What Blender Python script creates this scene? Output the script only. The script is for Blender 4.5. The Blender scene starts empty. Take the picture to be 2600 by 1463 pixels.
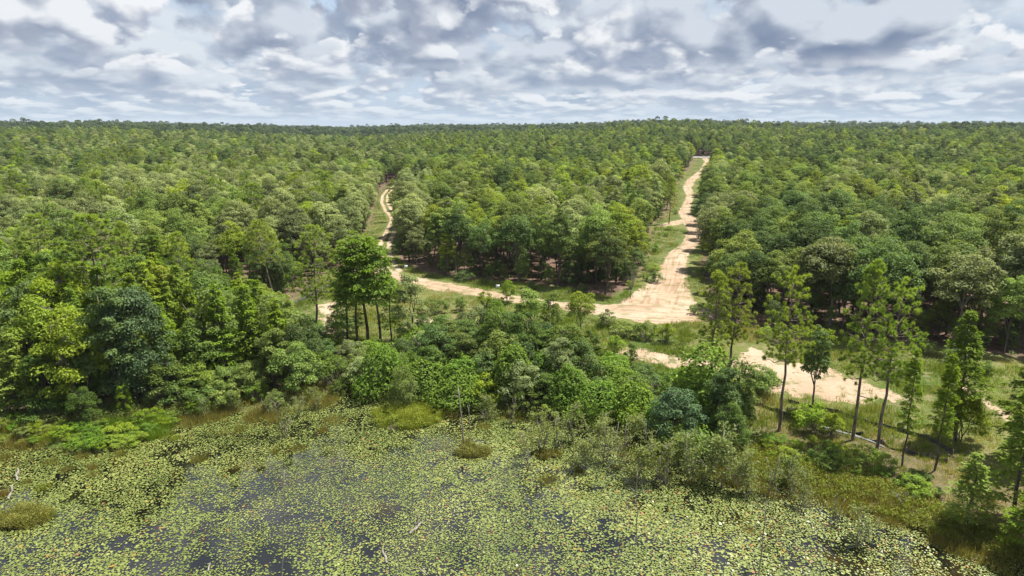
import bpy, math, random
import numpy as np

R = math.radians
SC = bpy.context.scene
COL = SC.collection

# ------------------------------------------------------------------ camera
CAM_Z, PITCH, FPX = 31.0, 13.5, 2600 * 24 / 36.0      # FPX: focal length in pixels of the 2600 px photograph
cam_d = bpy.data.cameras.new('camera'); cam_d.lens = 24; cam_d.sensor_width = 36
cam_d.clip_start = 0.5; cam_d.clip_end = 30000
cam = bpy.data.objects.new('camera', cam_d); COL.objects.link(cam)
cam.location = (0, 0, CAM_Z); cam.rotation_euler = (R(90 - PITCH), 0, 0)
SC.camera = cam

# ------------------------------------------------------------------ sun, sky, exposure
SUN_EL, SUN_ROT = 65.0, 64.0          # degrees; the rotation is clockwise from +Y (the view direction)
sd = bpy.data.lights.new('sun', 'SUN'); sd.energy = 5.0; sd.angle = R(0.9); sd.color = (1.0, 0.95, 0.86)
sun = bpy.data.objects.new('sun', sd); COL.objects.link(sun)
sun.rotation_euler = (R(90 - SUN_EL), 0, R(180 - SUN_ROT))
SC.view_settings.view_transform = 'Standard'; SC.view_settings.look = 'None'
SC.view_settings.exposure = 1.15; SC.view_settings.gamma = 1.0


def lum(*c):           # a sky colour as it shows in the picture -> radiance before exposure and the 0.1 strength
    return tuple(x * 10 / 2 ** SC.view_settings.exposure for x in c)


HZ_LOW = lum(.50, .62, .75) + (1,)
# (seed, width, height, cover, softness, base, top, lowest and highest elevation at which the sheet shows)
SHEETS = [
    (3.1, 0.45, 0.9, 0.34, 0.25, lum(.42, .53, .67), lum(.72, .79, .87), -1, 9),
    (71.1, 1.30, 1.9, 0.44, 0.06, lum(.37, .46, .60), lum(.86, .90, .94), -1, .075),
    (88.6, 1.05, 1.7, 0.48, 0.05, lum(.31, .39, .53), lum(.96, .97, .98), -1, .095),
    (11.7, 0.72, 1.35, 0.45, 0.07, lum(.26, .33, .47), lum(.74, .80, .86), .035, 9),
    (24.4, 0.85, 1.6, 0.50, 0.05, lum(.24, .31, .45), lum(.90, .92, .95), .045, 9),
    (41.9, 0.50, 1.15, 0.48, 0.08, lum(.19, .25, .38), lum(.66, .72, .80), .055, 9),
    (52.3, 0.70, 1.45, 0.55, 0.05, lum(.23, .29, .42), lum(.86, .89, .93), .06, 9),
]


def sky_world():
    w = bpy.data.worlds.new('World'); SC.world = w; w.use_nodes = True
    nt = w.node_tree; N = nt.nodes; L = nt.links; N.clear()

    def node(t, **kw):
        n = N.new(t)
        for k, v in kw.items():
            setattr(n, k, v)
        return n

    def put(s, v):
        if isinstance(v, bpy.types.NodeSocket):
            L.new(v, s)
        else:
            s.default_value = v

    def math_(op, a, b=None, c=None, clamp=False):
        n = node('ShaderNodeMath', operation=op, use_clamp=clamp)
        put(n.inputs[0], a)
        if b is not None: put(n.inputs[1], b)
        if c is not None: put(n.inputs[2], c)
        return n.outputs[0]

    def ramp(v, a, b, lo=0.0, hi=1.0):
        n = node('ShaderNodeMapRange', interpolation_type='SMOOTHSTEP')
        put(n.inputs[0], v); put(n.inputs[1], a); put(n.inputs[2], b); put(n.inputs[3], lo); put(n.inputs[4], hi)
        return n.outputs[0]

    def mix(f, a, b):
        n = node('ShaderNodeMix', data_type='RGBA')
        put(n.inputs[0], f); put(n.inputs[6], a); put(n.inputs[7], b)
        return n.outputs[2]

    sky = node('ShaderNodeTexSky', sky_type='NISHITA')
    sky.sun_disc = False; sky.sun_elevation = R(SUN_EL); sky.sun_rotation = R(SUN_ROT)
    sky.air_density = 1.0; sky.dust_density = 1.5
    tc = node('ShaderNodeTexCoord')
    sep = node('ShaderNodeSeparateXYZ'); L.new(tc.outputs['Generated'], sep.inputs[0])
    dx, dy, dz = sep.outputs
    el = math_('ADD', math_('MAXIMUM', dz, 0.0), 0.022)          # height above the horizon, never quite nought
    az = math_('ARCTAN2', dx, dy)
    u = math_('MULTIPLY', az, 9.2)
    v = math_('MULTIPLY_ADD', math_('MAXIMUM', math_('SUBTRACT', el, 0.22), 0.0), 3.0, math_('LOGARITHM', el, 2.71828))

    def cloud(seed, su, sv, du, dv, detail, rough):
        cmb = node('ShaderNodeCombineXYZ')
        put(cmb.inputs[0], math_('MULTIPLY_ADD', u, su, du)); put(cmb.inputs[1], math_('MULTIPLY_ADD', v, sv, dv))
        cmb.inputs[2].default_value = seed
        nz = node('ShaderNodeTexNoise', noise_dimensions='3D')
        nz.inputs['Scale'].default_value = 1.0; nz.inputs['Detail'].default_value = detail
        nz.inputs['Roughness'].default_value = rough; nz.inputs['Distortion'].default_value = 0.1
        L.new(cmb.outputs[0], nz.inputs['Vector'])
        vo = node('ShaderNodeTexVoronoi', voronoi_dimensions='2D', feature='F1'); vo.inputs['Scale'].default_value = 2.6
        wp = node('ShaderNodeVectorMath', operation='MULTIPLY_ADD'); L.new(nz.outputs[1], wp.inputs[0]); wp.inputs[1].default_value = (.5, .5, 0); L.new(cmb.outputs[0], wp.inputs[2])
        L.new(wp.outputs[0], vo.inputs['Vector'])
        return math_('MULTIPLY_ADD', vo.outputs['Distance'], -0.15, math_('ADD', nz.outputs[0], 0.088))   # round lobes on the cloud edges

    hz_low = HZ_LOW
    c = mix(0.8, sky.outputs[0], lum(.50, .63, .82) + (1,))
    # sheets of cloud, the far ones first: (seed, width, height, cover, softness, darkest, lightest)
    for seed, su, sv, thr, soft, lo, hi, e0, e1 in SHEETS:
        n0 = cloud(seed, su, sv, 0, 0, 7, 0.55)
        n1 = cloud(seed, su, sv, 0.10, 0.22, 4, 0.5)
        lit = ramp(math_('SUBTRACT', n0, n1), -0.07, 0.135)       # the upper sides catch the sun, the bases stay grey
        thin = ramp(n0, thr, thr + 0.22, 0.25, 0.0)              # thin edges let light through
        lit = math_('ADD', lit, thin, clamp=True)
        a = ramp(n0, thr, thr + soft)
        if e0 > 0: a = math_('MULTIPLY', a, ramp(dz, e0, e0 * 1.7))
        if e1 < 1: a = math_('MULTIPLY', a, ramp(dz, e1, e1 * 0.6))
        c = mix(a, c, mix(lit, tuple(lo) + (1,), tuple(hi) + (1,)))
    # air between: far clouds sink into pale blue near the horizon
    hazef = math_('POWER', 2.718, math_('MULTIPLY', math_('MAXIMUM', dz, 0.0), -30.0))
    c = mix(math_('MULTIPLY', hazef, 0.85), c, hz_low)
    bg = node('ShaderNodeBackground'); L.new(c, bg.inputs[0]); bg.inputs[1].default_value = 0.1
    out = node('ShaderNodeOutputWorld'); L.new(bg.outputs[0], out.inputs[0])
    w.cycles.sampling_method = 'MANUAL'; w.cycles.sample_map_resolution = 512


sky_world()

# ------------------------------------------------------------------ helpers: noise, projection, meshes
def _hash(ix, iy, s):
    n = (ix.astype(np.int64) * 374761393 + iy.astype(np.int64) * 668265263 + s * 974711) & 0x7fffffff
    n = ((n ^ (n >> 13)) * 1274126177) & 0x7fffffff
    return ((n ^ (n >> 16)) & 0xffff) / 65535.0


def vnoise(x, y, s=0):
    x = np.asarray(x, float); y = np.asarray(y, float)
    ix = np.floor(x); iy = np.floor(y); fx = x - ix; fy = y - iy
    fx = fx * fx * (3 - 2 * fx); fy = fy * fy * (3 - 2 * fy)
    a = _hash(ix, iy, s); b = _hash(ix + 1, iy, s); c = _hash(ix, iy + 1, s); d = _hash(ix + 1, iy + 1, s)
    return (a * (1 - fx) + b * fx) * (1 - fy) + (c * (1 - fx) + d * fx) * fy


def fbm(x, y, s=0, o=4):
    t = 0; a = 0.5; x = np.asarray(x, float); y = np.asarray(y, float)
    for k in range(o):
        t = t + a * vnoise(x * 2 ** k + 17 * k, y * 2 ** k - 9 * k, s + k); a *= 0.5
    return t / (1 - 0.5 ** o)


def sstep(a, b, x):
    t = np.clip((np.asarray(x, float) - a) / (b - a), 0, 1)
    return t * t * (3 - 2 * t)


CP, SP = math.cos(R(PITCH)), math.sin(R(PITCH))


def ray(px, py):
    u = (px - 1300) / FPX; v = (731.5 - py) / FPX
    return np.array((u, CP + v * SP, -SP + v * CP))


def plane(px, py, z=0.0):                      # where the sight line of a photo point meets level z
    d = ray(px, py); t = (z - CAM_Z) / d[2]
    return (d[0] * t, d[1] * t)


def inside(P, poly):                           # points (n,2) in polygon
    P = np.asarray(P, float); q = np.asarray(poly, float); r = np.zeros(len(P), bool)
    j = len(q) - 1
    for i in range(len(q)):
        yi, yj = q[i, 1], q[j, 1]
        if yi != yj:
            c = ((yi > P[:, 1]) != (yj > P[:, 1])) & (P[:, 0] < (q[j, 0] - q[i, 0]) * (P[:, 1] - yi) / (yj - yi) + q[i, 0])
            r ^= c
        j = i
    return r


def seg_dist(P, line, closed=False):           # distance of points to a polyline
    P = np.asarray(P, float); q = np.asarray(line, float); best = np.full(len(P), 1e9)
    n = len(q)
    for i in range(n if closed else n - 1):
        a = q[i]; b = q[(i + 1) % n]; ab = b - a; L2 = max(1e-9, ab @ ab)
        t = np.clip(((P - a) @ ab) / L2, 0, 1)
        best = np.minimum(best, np.hypot(P[:, 0] - a[0] - t * ab[0], P[:, 1] - a[1] - t * ab[1]))
    return best


def sdist(P, poly):                            # signed, positive inside
    d = seg_dist(P, poly, True)
    return np.where(inside(P, poly), d, -d)


# ------------------------------------------------------------------ the lie of the land
SHORE = [(-260, 1150), (0, 1132), (130, 1150), (300, 1122), (420, 1078), (560, 1050), (700, 1060), (800, 1030), (850, 1000), (1000, 1000),
         (1130, 1040), (1300, 1065), (1420, 1075), (1560, 1098), (1640, 1150), (1800, 1195), (2000, 1240), (2200, 1300), (2400, 1375), (2600, 1445), (2760, 1520)]
POND = [plane(x, y) for x, y in SHORE]
POND = [(-150, 70), (-95, 66)] + POND[1:] + [(70, 20), (90, -60), (-150, -60)]
RIDGE_X = [-900, 0, 340, 600, 900, 1050, 1300, 1480, 1650, 1800, 2000, 2250, 2420, 2600, 3500]
RIDGE_H = [9, 10, 12.5, 7, 2, 5, 8.5, 10.5, 15.5, 15, 11.5, 10, 13, 12, 10]


def height(x, y):
    x = np.atleast_1d(np.asarray(x, float)); y = np.atleast_1d(np.asarray(y, float))
    P = np.stack([x, y], 1); d = np.hypot(x, y)
    near = d < 260
    sd = np.full(len(x), -200.0)
    if near.any():
        sd[near] = sdist(P[near], POND)
    h = -1.1 + 1.55 * sstep(2.5, -2.5, sd)                       # pond bed up to the bank
    h = h + 1.5 * sstep(0, -40, sd) + (fbm(x / 14, y / 14, 3) - .5) * 0.5 * sstep(-2, -12, sd)
    pxx = np.where(y > 1, 1300 + FPX * x / np.maximum(y, 1) / 1.028, np.where(x < 0, -900, 3500))
    rh = np.interp(pxx, RIDGE_X, RIDGE_H)
    h = h + sstep(260, 900, d) * rh * (0.93 + 0.14 * fbm(x / 260, y / 260, 11)) + sstep(700, 1200, d) * (fbm(x / 240, y / 240, 5) - .5) * 22 - sstep(1500, 3200, d) * 6
    return h


def H1(x, y):
    return float(height(x, y)[0])


def at(px, py):                                # photo point -> point on the land
    d = ray(px, py); t = 30.0
    T = np.concatenate([np.arange(30, 300, 1.0), np.arange(300, 1500, 6.0)])
    X = d[0] * T; Y = d[1] * T; Z = CAM_Z + d[2] * T
    k = np.argmax(Z < np.maximum(height(X, Y), 0.0))
    t0, t1 = T[max(0, k - 1)], T[k]
    for _ in range(12):
        t = (t0 + t1) / 2
        if CAM_Z + d[2] * t < max(0.0, H1(d[0] * t, d[1] * t)): t1 = t
        else: t0 = t
    return (d[0] * t, d[1] * t)


def top_height(y, py):                         # height (absolute z) seen at photo row py above a point at depth y
    v = (731.5 - py) / FPX
    return CAM_Z + y * (v * CP - SP) / (CP + v * SP)


def by_top(px, py, hgt):                       # a tree of height hgt whose tip shows at (px, py)
    d = ray(px, py); t = np.arange(45, 900, 2.0)
    k = np.argmin(np.abs(CAM_Z + d[2] * t - height(d[0] * t, d[1] * t) - hgt))
    return d[0] * t[k], d[1] * t[k]


def make_mesh(name, V, F, mats, mat_idx=None, tint=None, smooth=False):
    me = bpy.data.meshes.new(name)
    V = np.asarray(V, np.float32); F = np.asarray(F, np.int32); k = F.shape[1]
    me.vertices.add(len(V)); me.vertices.foreach_set('co', V.ravel())
    me.loops.add(F.size); me.loops.foreach_set('vertex_index', F.ravel())
    me.polygons.add(len(F)); me.polygons.foreach_set('loop_start', np.arange(0, F.size, k, dtype=np.int32))
    me.polygons.foreach_set('loop_total', np.full(len(F), k, np.int32))
    for m in (mats if isinstance(mats, (list, tuple)) else [mats]): me.materials.append(m)
    if mat_idx is not None: me.polygons.foreach_set('material_index', np.asarray(mat_idx, np.int32))
    if smooth: me.polygons.foreach_set('use_smooth', np.ones(len(F), bool))
    if tint is not None:
        a = me.attributes.new('tint', 'FLOAT', 'POINT'); a.data.foreach_set('value', np.asarray(tint, np.float32))
    me.update(calc_edges=True)
    return me


class Geo:                                     # gathers triangles
    def __init__(s): s.V = []; s.F = []; s.T = []; s.n = 0

    def add(s, V, F, T=None):
        V = np.asarray(V, float).reshape(-1, 3); F = np.asarray(F, int).reshape(-1, 3)
        s.V.append(V); s.F.append(F + s.n); s.n += len(V)
        s.T.append(np.full(len(V), .5) if T is None else np.broadcast_to(np.asarray(T, float), (len(V),)))

    def tube(s, pts, rad, sides=5, tint=None):
        P = np.asarray(pts, float); r = np.broadcast_to(np.asarray(rad, float), (len(P),))
        D = np.gradient(P, axis=0); D /= np.maximum(1e-9, np.linalg.norm(D, axis=1))[:, None]
        ref = np.array((0.31, 0.95, 0.05)) if abs(D[0, 2]) > .6 else np.array((0, 0, 1.0))
        A = np.cross(D, ref); A /= np.maximum(1e-9, np.linalg.norm(A, axis=1))[:, None]; B = np.cross(D, A)
        th = np.linspace(0, 2 * np.pi, sides, endpoint=False)
        V = P[:, None, :] + r[:, None, None] * (np.cos(th)[None, :, None] * A[:, None, :] + np.sin(th)[None, :, None] * B[:, None, :])
        F = []
        for i in range(len(P) - 1):
            for j in range(sides):
                a = i * sides + j; b = i * sides + (j + 1) % sides; F += [(a, b, b + sides), (a, b + sides, a + sides)]
        e = (len(P) - 1) * sides
        F += [(e, e + j, e + j + 1) for j in range(1, sides - 1)]
        s.add(V.reshape(-1, 3), F, tint)

    def leaves(s, P, Nrm, L, W, rng, tint, along=None, fold=.12):
        P = np.asarray(P, float); n = len(P)
        Nrm = Nrm / np.maximum(1e-9, np.linalg.norm(Nrm, axis=1))[:, None]
        t = rng.normal(size=(n, 3)) if along is None else along + rng.normal(size=(n, 3)) * .35
        t = t - (t * Nrm).sum(1)[:, None] * Nrm; t /= np.maximum(1e-9, np.linalg.norm(t, axis=1))[:, None]
        b = np.cross(Nrm, t)
        L = np.broadcast_to(L, (n,))[:, None]; W = np.broadcast_to(W, (n,))[:, None]
        q = np.stack([P - t * L / 2, P + b * W / 2 + Nrm * L * fold, P + t * L / 2, P - b * W / 2 + Nrm * L * fold], 1)
        i = np.arange(n)[:, None] * 4
        s.add(q.reshape(-1, 3), np.concatenate([i + (0, 1, 2), i + (0, 2, 3)], 0), np.repeat(np.broadcast_to(tint, (n,)), 4))

    def blades(s, P, D, L, W, rng, tint):      # one thin triangle each
        P = np.asarray(P, float); n = len(P); D = D / np.linalg.norm(D, axis=1)[:, None]
        b = np.cross(D, rng.normal(size=(n, 3))); b /= np.maximum(1e-9, np.linalg.norm(b, axis=1))[:, None]
        L = np.broadcast_to(L, (n,))[:, None]; W = np.broadcast_to(W, (n,))[:, None]
        q = np.stack([P - b * W / 2, P + b * W / 2, P + D * L], 1)
        i = np.arange(n)[:, None] * 3
        s.add(q.reshape(-1, 3), i + (0, 1, 2), np.repeat(np.broadcast_to(tint, (n,)), 3))

    def mesh(s, name, mat, smooth=False):
        return make_mesh(name, np.concatenate(s.V), np.concatenate(s.F), mat, None, np.concatenate(s.T), smooth)


# ------------------------------------------------------------------ materials
def new_mat(name):
    m = bpy.data.materials.new(name); m.use_nodes = True; nt = m.node_tree; nt.nodes.clear()
    return m, nt, nt.nodes, nt.links


def nod(N, t, **kw):
    n = N.new(t)
    for k, v in kw.items(): setattr(n, k, v)
    return n


def mixc(N, L, f, a, b, blend='MIX'):
    n = nod(N, 'ShaderNodeMix', data_type='RGBA', blend_type=blend)
    for s, v in ((n.inputs[0], f), (n.inputs[6], a), (n.inputs[7], b)):
        if isinstance(v, bpy.types.NodeSocket): L.new(v, s)
        else: s.default_value = v if not isinstance(v, tuple) or len(v) == 4 else v + (1,)
    return n.outputs[2]


def mapr(N, L, v, a, b, lo=0.0, hi=1.0):
    n = nod(N, 'ShaderNodeMapRange', interpolation_type='SMOOTHSTEP'); L.new(v, n.inputs[0])
    for i, x in enumerate((a, b, lo, hi)): n.inputs[i + 1].default_value = x
    return n.outputs[0]


def noise(N, L, scale, detail=3, vec=None, rough=.55, dim='3D'):
    n = nod(N, 'ShaderNodeTexNoise', noise_dimensions=dim)
    n.inputs['Scale'].default_value = scale; n.inputs['Detail'].default_value = detail; n.inputs['Roughness'].default_value = rough
    if vec is not None: L.new(vec, n.inputs['Vector'])
    return n.outputs[0]


def leaf_mat(name, lo, hi, other=None, trans=.38, rough=.6, spec=.12, vary=.34, wide=False, hue=.012):
    m, nt, N, L = new_mat(name)
    at_ = nod(N, 'ShaderNodeAttribute', attribute_name='tint')
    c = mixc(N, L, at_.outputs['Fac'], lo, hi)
    oi = nod(N, 'ShaderNodeObjectInfo')
    if wide:                                    # far canopy: tree kinds drift over the land
        g = nod(N, 'ShaderNodeNewGeometry')
        c = mixc(N, L, mapr(N, L, noise(N, L, .035, 4, g.outputs['Position'], .65), .38, .66), c, other)
    elif other is not None:
        c = mixc(N, L, mapr(N, L, oi.outputs['Random'], .45, 1.0, 0, .8), c, other)
    hs = nod(N, 'ShaderNodeHueSaturation'); L.new(c, hs.inputs['Color'])
    mr = nod(N, 'ShaderNodeMapRange'); L.new(oi.outputs['Random'], mr.inputs[0]); mr.inputs[3].default_value = 1 - vary; mr.inputs[4].default_value = 1 + vary
    L.new(mr.outputs[0], hs.inputs['Value'])
    wn = nod(N, 'ShaderNodeTexWhiteNoise', noise_dimensions='1D'); L.new(oi.outputs['Random'], wn.inputs['W'])
    mh = nod(N, 'ShaderNodeMapRange'); L.new(wn.outputs['Value'], mh.inputs[0]); mh.inputs[3].default_value = .5 - hue; mh.inputs[4].default_value = .5 + hue; L.new(mh.outputs[0], hs.inputs['Hue'])
    c = hs.outputs[0]
    p = nod(N, 'ShaderNodeBsdfPrincipled'); L.new(c, p.inputs['Base Color'])
    p.inputs['Roughness'].default_value = rough; p.inputs['Specular IOR Level'].default_value = spec
    tr = nod(N, 'ShaderNodeBsdfTranslucent')
    L.new(mixc(N, L, 1.0, c, (1.35, 1.25, .55), 'MULTIPLY'), tr.inputs[0])
    mx = nod(N, 'ShaderNodeMixShader'); mx.inputs[0].default_value = trans
    L.new(p.outputs[0], mx.inputs[1]); L.new(tr.outputs[0], mx.inputs[2])
    o = nod(N, 'ShaderNodeOutputMaterial'); L.new(mx.outputs[0], o.inputs[0])
    return m


def bark_mat(name, a, b, scale=3.0):
    m, nt, N, L = new_mat(name)
    g = nod(N, 'ShaderNodeTexCoord')
    mp = nod(N, 'ShaderNodeMapping'); mp.inputs['Scale'].default_value = (1, 1, .25); L.new(g.outputs['Object'], mp.inputs[0])
    n = noise(N, L, scale, 5, mp.outputs[0], .65)
    c = mixc(N, L, mapr(N, L, n, .35, .65), a, b)
    p = nod(N, 'ShaderNodeBsdfPrincipled'); L.new(c, p.inputs['Base Color']); p.inputs['Roughness'].default_value = .9; p.inputs['Specular IOR Level'].default_value = .1
    bp = nod(N, 'ShaderNodeBump'); bp.inputs['Strength'].default_value = .6; bp.inputs['Distance'].default_value = .05; L.new(n, bp.inputs['Height']); L.new(bp.outputs[0], p.inputs['Normal'])
    o = nod(N, 'ShaderNodeOutputMaterial'); L.new(p.outputs[0], o.inputs[0])
    return m


def flat_mat(name, c, rough=.7, metallic=0.0, vary=.25, scale=4):
    m, nt, N, L = new_mat(name)
    g = nod(N, 'ShaderNodeTexCoord')
    n = noise(N, L, scale, 4, g.outputs['Object'])
    cc = mixc(N, L, mapr(N, L, n, .3, .7), tuple(x * (1 - vary) for x in c), tuple(min(1, x * (1 + vary)) for x in c))
    p = nod(N, 'ShaderNodeBsdfPrincipled'); L.new(cc, p.inputs['Base Color']); p.inputs['Roughness'].default_value = rough; p.inputs['Metallic'].default_value = metallic
    o = nod(N, 'ShaderNodeOutputMaterial'); L.new(p.outputs[0], o.inputs[0])
    return m


M = {
    'oak_olive': leaf_mat('oak_olive', (0.105, 0.164, 0.031), (0.248, 0.321, 0.085), None),
    'oak_grey': leaf_mat('oak_grey', (0.145, 0.192, 0.073), (0.323, 0.376, 0.165), None),
    'oak_yellow': leaf_mat('oak_yellow', (0.146, 0.217, 0.022), (0.324, 0.399, 0.054), None),
    'oak_dark': leaf_mat('oak_dark', (0.055, 0.103, 0.028), (0.154, 0.216, 0.068), None),
    'far': leaf_mat('far_canopy', (0.049, 0.083, 0.034), (0.130, 0.177, 0.082), (0.037, 0.072, 0.039), wide=True),
    'pine': leaf_mat('pine_needles', (0.124, 0.208, 0.039), (0.392, 0.500, 0.088), (0.196, 0.278, 0.057), vary=.2),
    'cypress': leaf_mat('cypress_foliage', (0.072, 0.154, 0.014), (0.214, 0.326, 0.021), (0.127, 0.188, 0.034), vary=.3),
    'bay': leaf_mat('bay_foliage', (0.070, 0.131, 0.024), (0.194, 0.274, 0.051), (0.093, 0.137, 0.051), vary=.3),
    'willow': leaf_mat('willow_foliage', (0.124, 0.203, 0.011), (0.284, 0.383, 0.029), (0.170, 0.232, 0.052), vary=.25),
    'magnolia': leaf_mat('magnolia_foliage', (0.039, 0.085, 0.034), (0.127, 0.196, 0.079), None, trans=.2, vary=.12),
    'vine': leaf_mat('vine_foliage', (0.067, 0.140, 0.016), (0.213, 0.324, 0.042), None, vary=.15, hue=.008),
    'sapling': leaf_mat('sapling_foliage', (0.105, 0.151, 0.030), (0.240, 0.297, 0.085), (0.170, 0.200, 0.070), vary=.2),
    'grass': leaf_mat('grass_blades', (.095, .155, .022), (.235, .290, .060), (.215, .220, .075), vary=.1),
    'straw': leaf_mat('straw_blades', (0.210, 0.223, 0.057), (0.423, 0.387, 0.151), None, vary=.1),
    'marsh': leaf_mat('marsh_blades', (.110, .115, .024), (.260, .250, .062), (.160, .115, .040), vary=.15),
    'reed': leaf_mat('reed_blades', (.070, .150, .014), (.200, .320, .035), None, vary=.1),
    'islet': leaf_mat('islet_herbs', (0.110, 0.160, 0.016), (0.256, 0.311, 0.046), None, vary=.1),
    'bark': bark_mat('oak_bark', (.045, .038, .030), (.150, .135, .115)),
    'pinebark': bark_mat('pine_bark', (.085, .064, .052), (.240, .195, .168)),
    'palebark': bark_mat('pale_bark', (.085, .078, .066), (.220, .205, .180)),
    'deadwood': bark_mat('dead_wood', (.130, .118, .102), (.270, .250, .225)),
    'twig': bark_mat('dead_twigs', (.150, .130, .100), (.330, .300, .260)),
}

# ------------------------------------------------------------------ the setting
def link(name, me, parent=None, **props):
    o = bpy.data.objects.new(name, me); COL.objects.link(o)
    if parent is not None: o.parent = parent
    for k, v in props.items(): o[k] = v
    return o


ROAD_A = [(1790, 404), (1797, 412), (1784, 436), (1755, 458), (1745, 478), (1753, 500), (1744, 522), (1736, 542), (1753, 562), (1765, 590), (1753, 622), (1718, 652), (1708, 690), (1697, 725), (1680, 758), (1668, 790)]
ROAD_A_W = [3.8, 3.8, 4.2, 4.4, 4.0, 3.0, 3.0, 3.8, 4.4, 3.8, 4.2, 4.6, 5.2, 7.0, 10.5, 14]
ROAD_A_SPUR = [(1752, 562), (1722, 566), (1686, 574)]
ROAD_C = [(1740, 800), (1640, 795), (1560, 790), (1480, 784), (1400, 775), (1320, 763), (1250, 751), (1190, 741), (1130, 731), (1080, 722), (1030, 708), (960, 690), (870, 688)]
ROAD_C_W = [9, 8.5, 7.5, 6, 4.2, 3.6, 3.8, 4.2, 5.5, 5.5, 4, 4, 3]
TRACK_B = [(1012, 462), (1004, 474), (988, 485), (978, 498), (976, 515), (986, 535), (1000, 550), (1004, 562), (997, 578), (988, 597), (978, 618), (975, 640), (985, 670), (1010, 700)]
SAND_POLYS = [
    [(1850, 925), (1880, 900), (1905, 885), (1945, 895), (1975, 915), (2040, 925), (2120, 945), (2200, 975), (2280, 1000), (2330, 1020), (2230, 1022), (2080, 1014), (1960, 994), (1890, 976), (1842, 950)],
    [(1560, 885), (1640, 892), (1720, 905), (1790, 920), (1850, 925), (1840, 950), (1740, 935), (1640, 918), (1570, 905)],
    [(815, 775), (842, 770), (852, 800), (845, 845), (828, 850), (815, 815)],
    [(1060, 812), (1110, 805), (1150, 810), (1140, 838), (1090, 846), (1060, 840)],
]
FOOTPATH = [(2440, 985), (2490, 1015), (2540, 1050), (2600, 1095), (2660, 1130)]
OPEN_PX = [(740, 800), (790, 715), (890, 665), (925, 605), (942, 560), (958, 505), (984, 470), (1012, 456), (1026, 500), (1016, 540), (1026, 580), (1012, 620), (1006, 655),
           (1060, 690), (1150, 706), (1260, 717), (1400, 727), (1500, 748), (1570, 758), (1620, 712), (1650, 650), (1652, 600), (1668, 562), (1700, 540), (1712, 500), (1718, 465), (1748, 435), (1766, 400),
           (1816, 400), (1806, 450), (1796, 480), (1786, 510), (1780, 550), (1794, 600), (1789, 640), (1780, 680), (1794, 740), (1835, 805), (1900, 832), (2000, 845), (2100, 852), (2300, 872), (2450, 892),
           (2600, 917), (2750, 935), (2750, 1420), (2300, 1330), (1900, 1240), (1860, 1010), (1700, 960), (1500, 930), (1400, 890), (1050, 875), (820, 875)]
OPEN = [at(*p) for p in OPEN_PX]
wA = [at(*p) for p in ROAD_A]; wS = [at(*p) for p in ROAD_A_SPUR]; wC = [at(*p) for p in ROAD_C]; wB = [at(*p) for p in TRACK_B]
wF = [at(*p) for p in FOOTPATH]; wSand = [[at(*p) for p in q] for q in SAND_POLYS]


def road_sd(P, line, widths):                  # positive inside a road whose width changes along its line
    P = np.asarray(P, float); best = np.full(len(P), -1e9)
    for i in range(len(line) - 1):
        a = np.array(line[i]); b = np.array(line[i + 1]); ab = b - a
        t = np.clip(((P - a) @ ab) / max(1e-9, ab @ ab), 0, 1)
        d = np.hypot(P[:, 0] - a[0] - t * ab[0], P[:, 1] - a[1] - t * ab[1])
        best = np.maximum(best, (widths[i] + (widths[i + 1] - widths[i]) * t) / 2 - d)
    return best


# --- soil: one recipe for the open land, shared by the ground and by the rims of the roads
def soil_nodes(N, L, pos, wood):
    big = noise(N, L, .09, 4, pos, .6); fine = noise(N, L, .9, 6, pos, .7)
    grass = mixc(N, L, mapr(N, L, big, .36, .62), (.052, .085, .016), (.105, .120, .034))
    grass = mixc(N, L, mapr(N, L, fine, .45, .72), grass, (.170, .140, .080))
    lit = mixc(N, L, mapr(N, L, fine, .3, .7), (.070, .043, .031), (.165, .112, .084))
    return mixc(N, L, wood, grass, lit)


def sand_nodes(N, L, pos):
    n1 = noise(N, L, .12, 4, pos, .6); n2 = noise(N, L, 2.2, 5, pos, .7)
    c = mixc(N, L, mapr(N, L, n1, .35, .65), (.310, .226, .156), (.370, .288, .212))
    return mixc(N, L, mapr(N, L, n2, .45, .8, 0, .55), c, (.200, .128, .078)), n2


def ground_mat():
    m, nt, N, L = new_mat('ground_soil')
    g = nod(N, 'ShaderNodeNewGeometry'); w = nod(N, 'ShaderNodeAttribute', attribute_name='tint')
    c = soil_nodes(N, L, g.outputs['Position'], w.outputs['Fac'])
    p = nod(N, 'ShaderNodeBsdfPrincipled'); L.new(c, p.inputs['Base Color']); p.inputs['Roughness'].default_value = .95; p.inputs['Specular IOR Level'].default_value = .1
    b = nod(N, 'ShaderNodeBump'); b.inputs['Strength'].default_value = .5; b.inputs['Distance'].default_value = .15
    L.new(noise(N, L, 3.0, 5, g.outputs['Position']), b.inputs['Height']); L.new(b.outputs[0], p.inputs['Normal'])
    o = nod(N, 'ShaderNodeOutputMaterial'); L.new(p.outputs[0], o.inputs[0])
    return m


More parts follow.
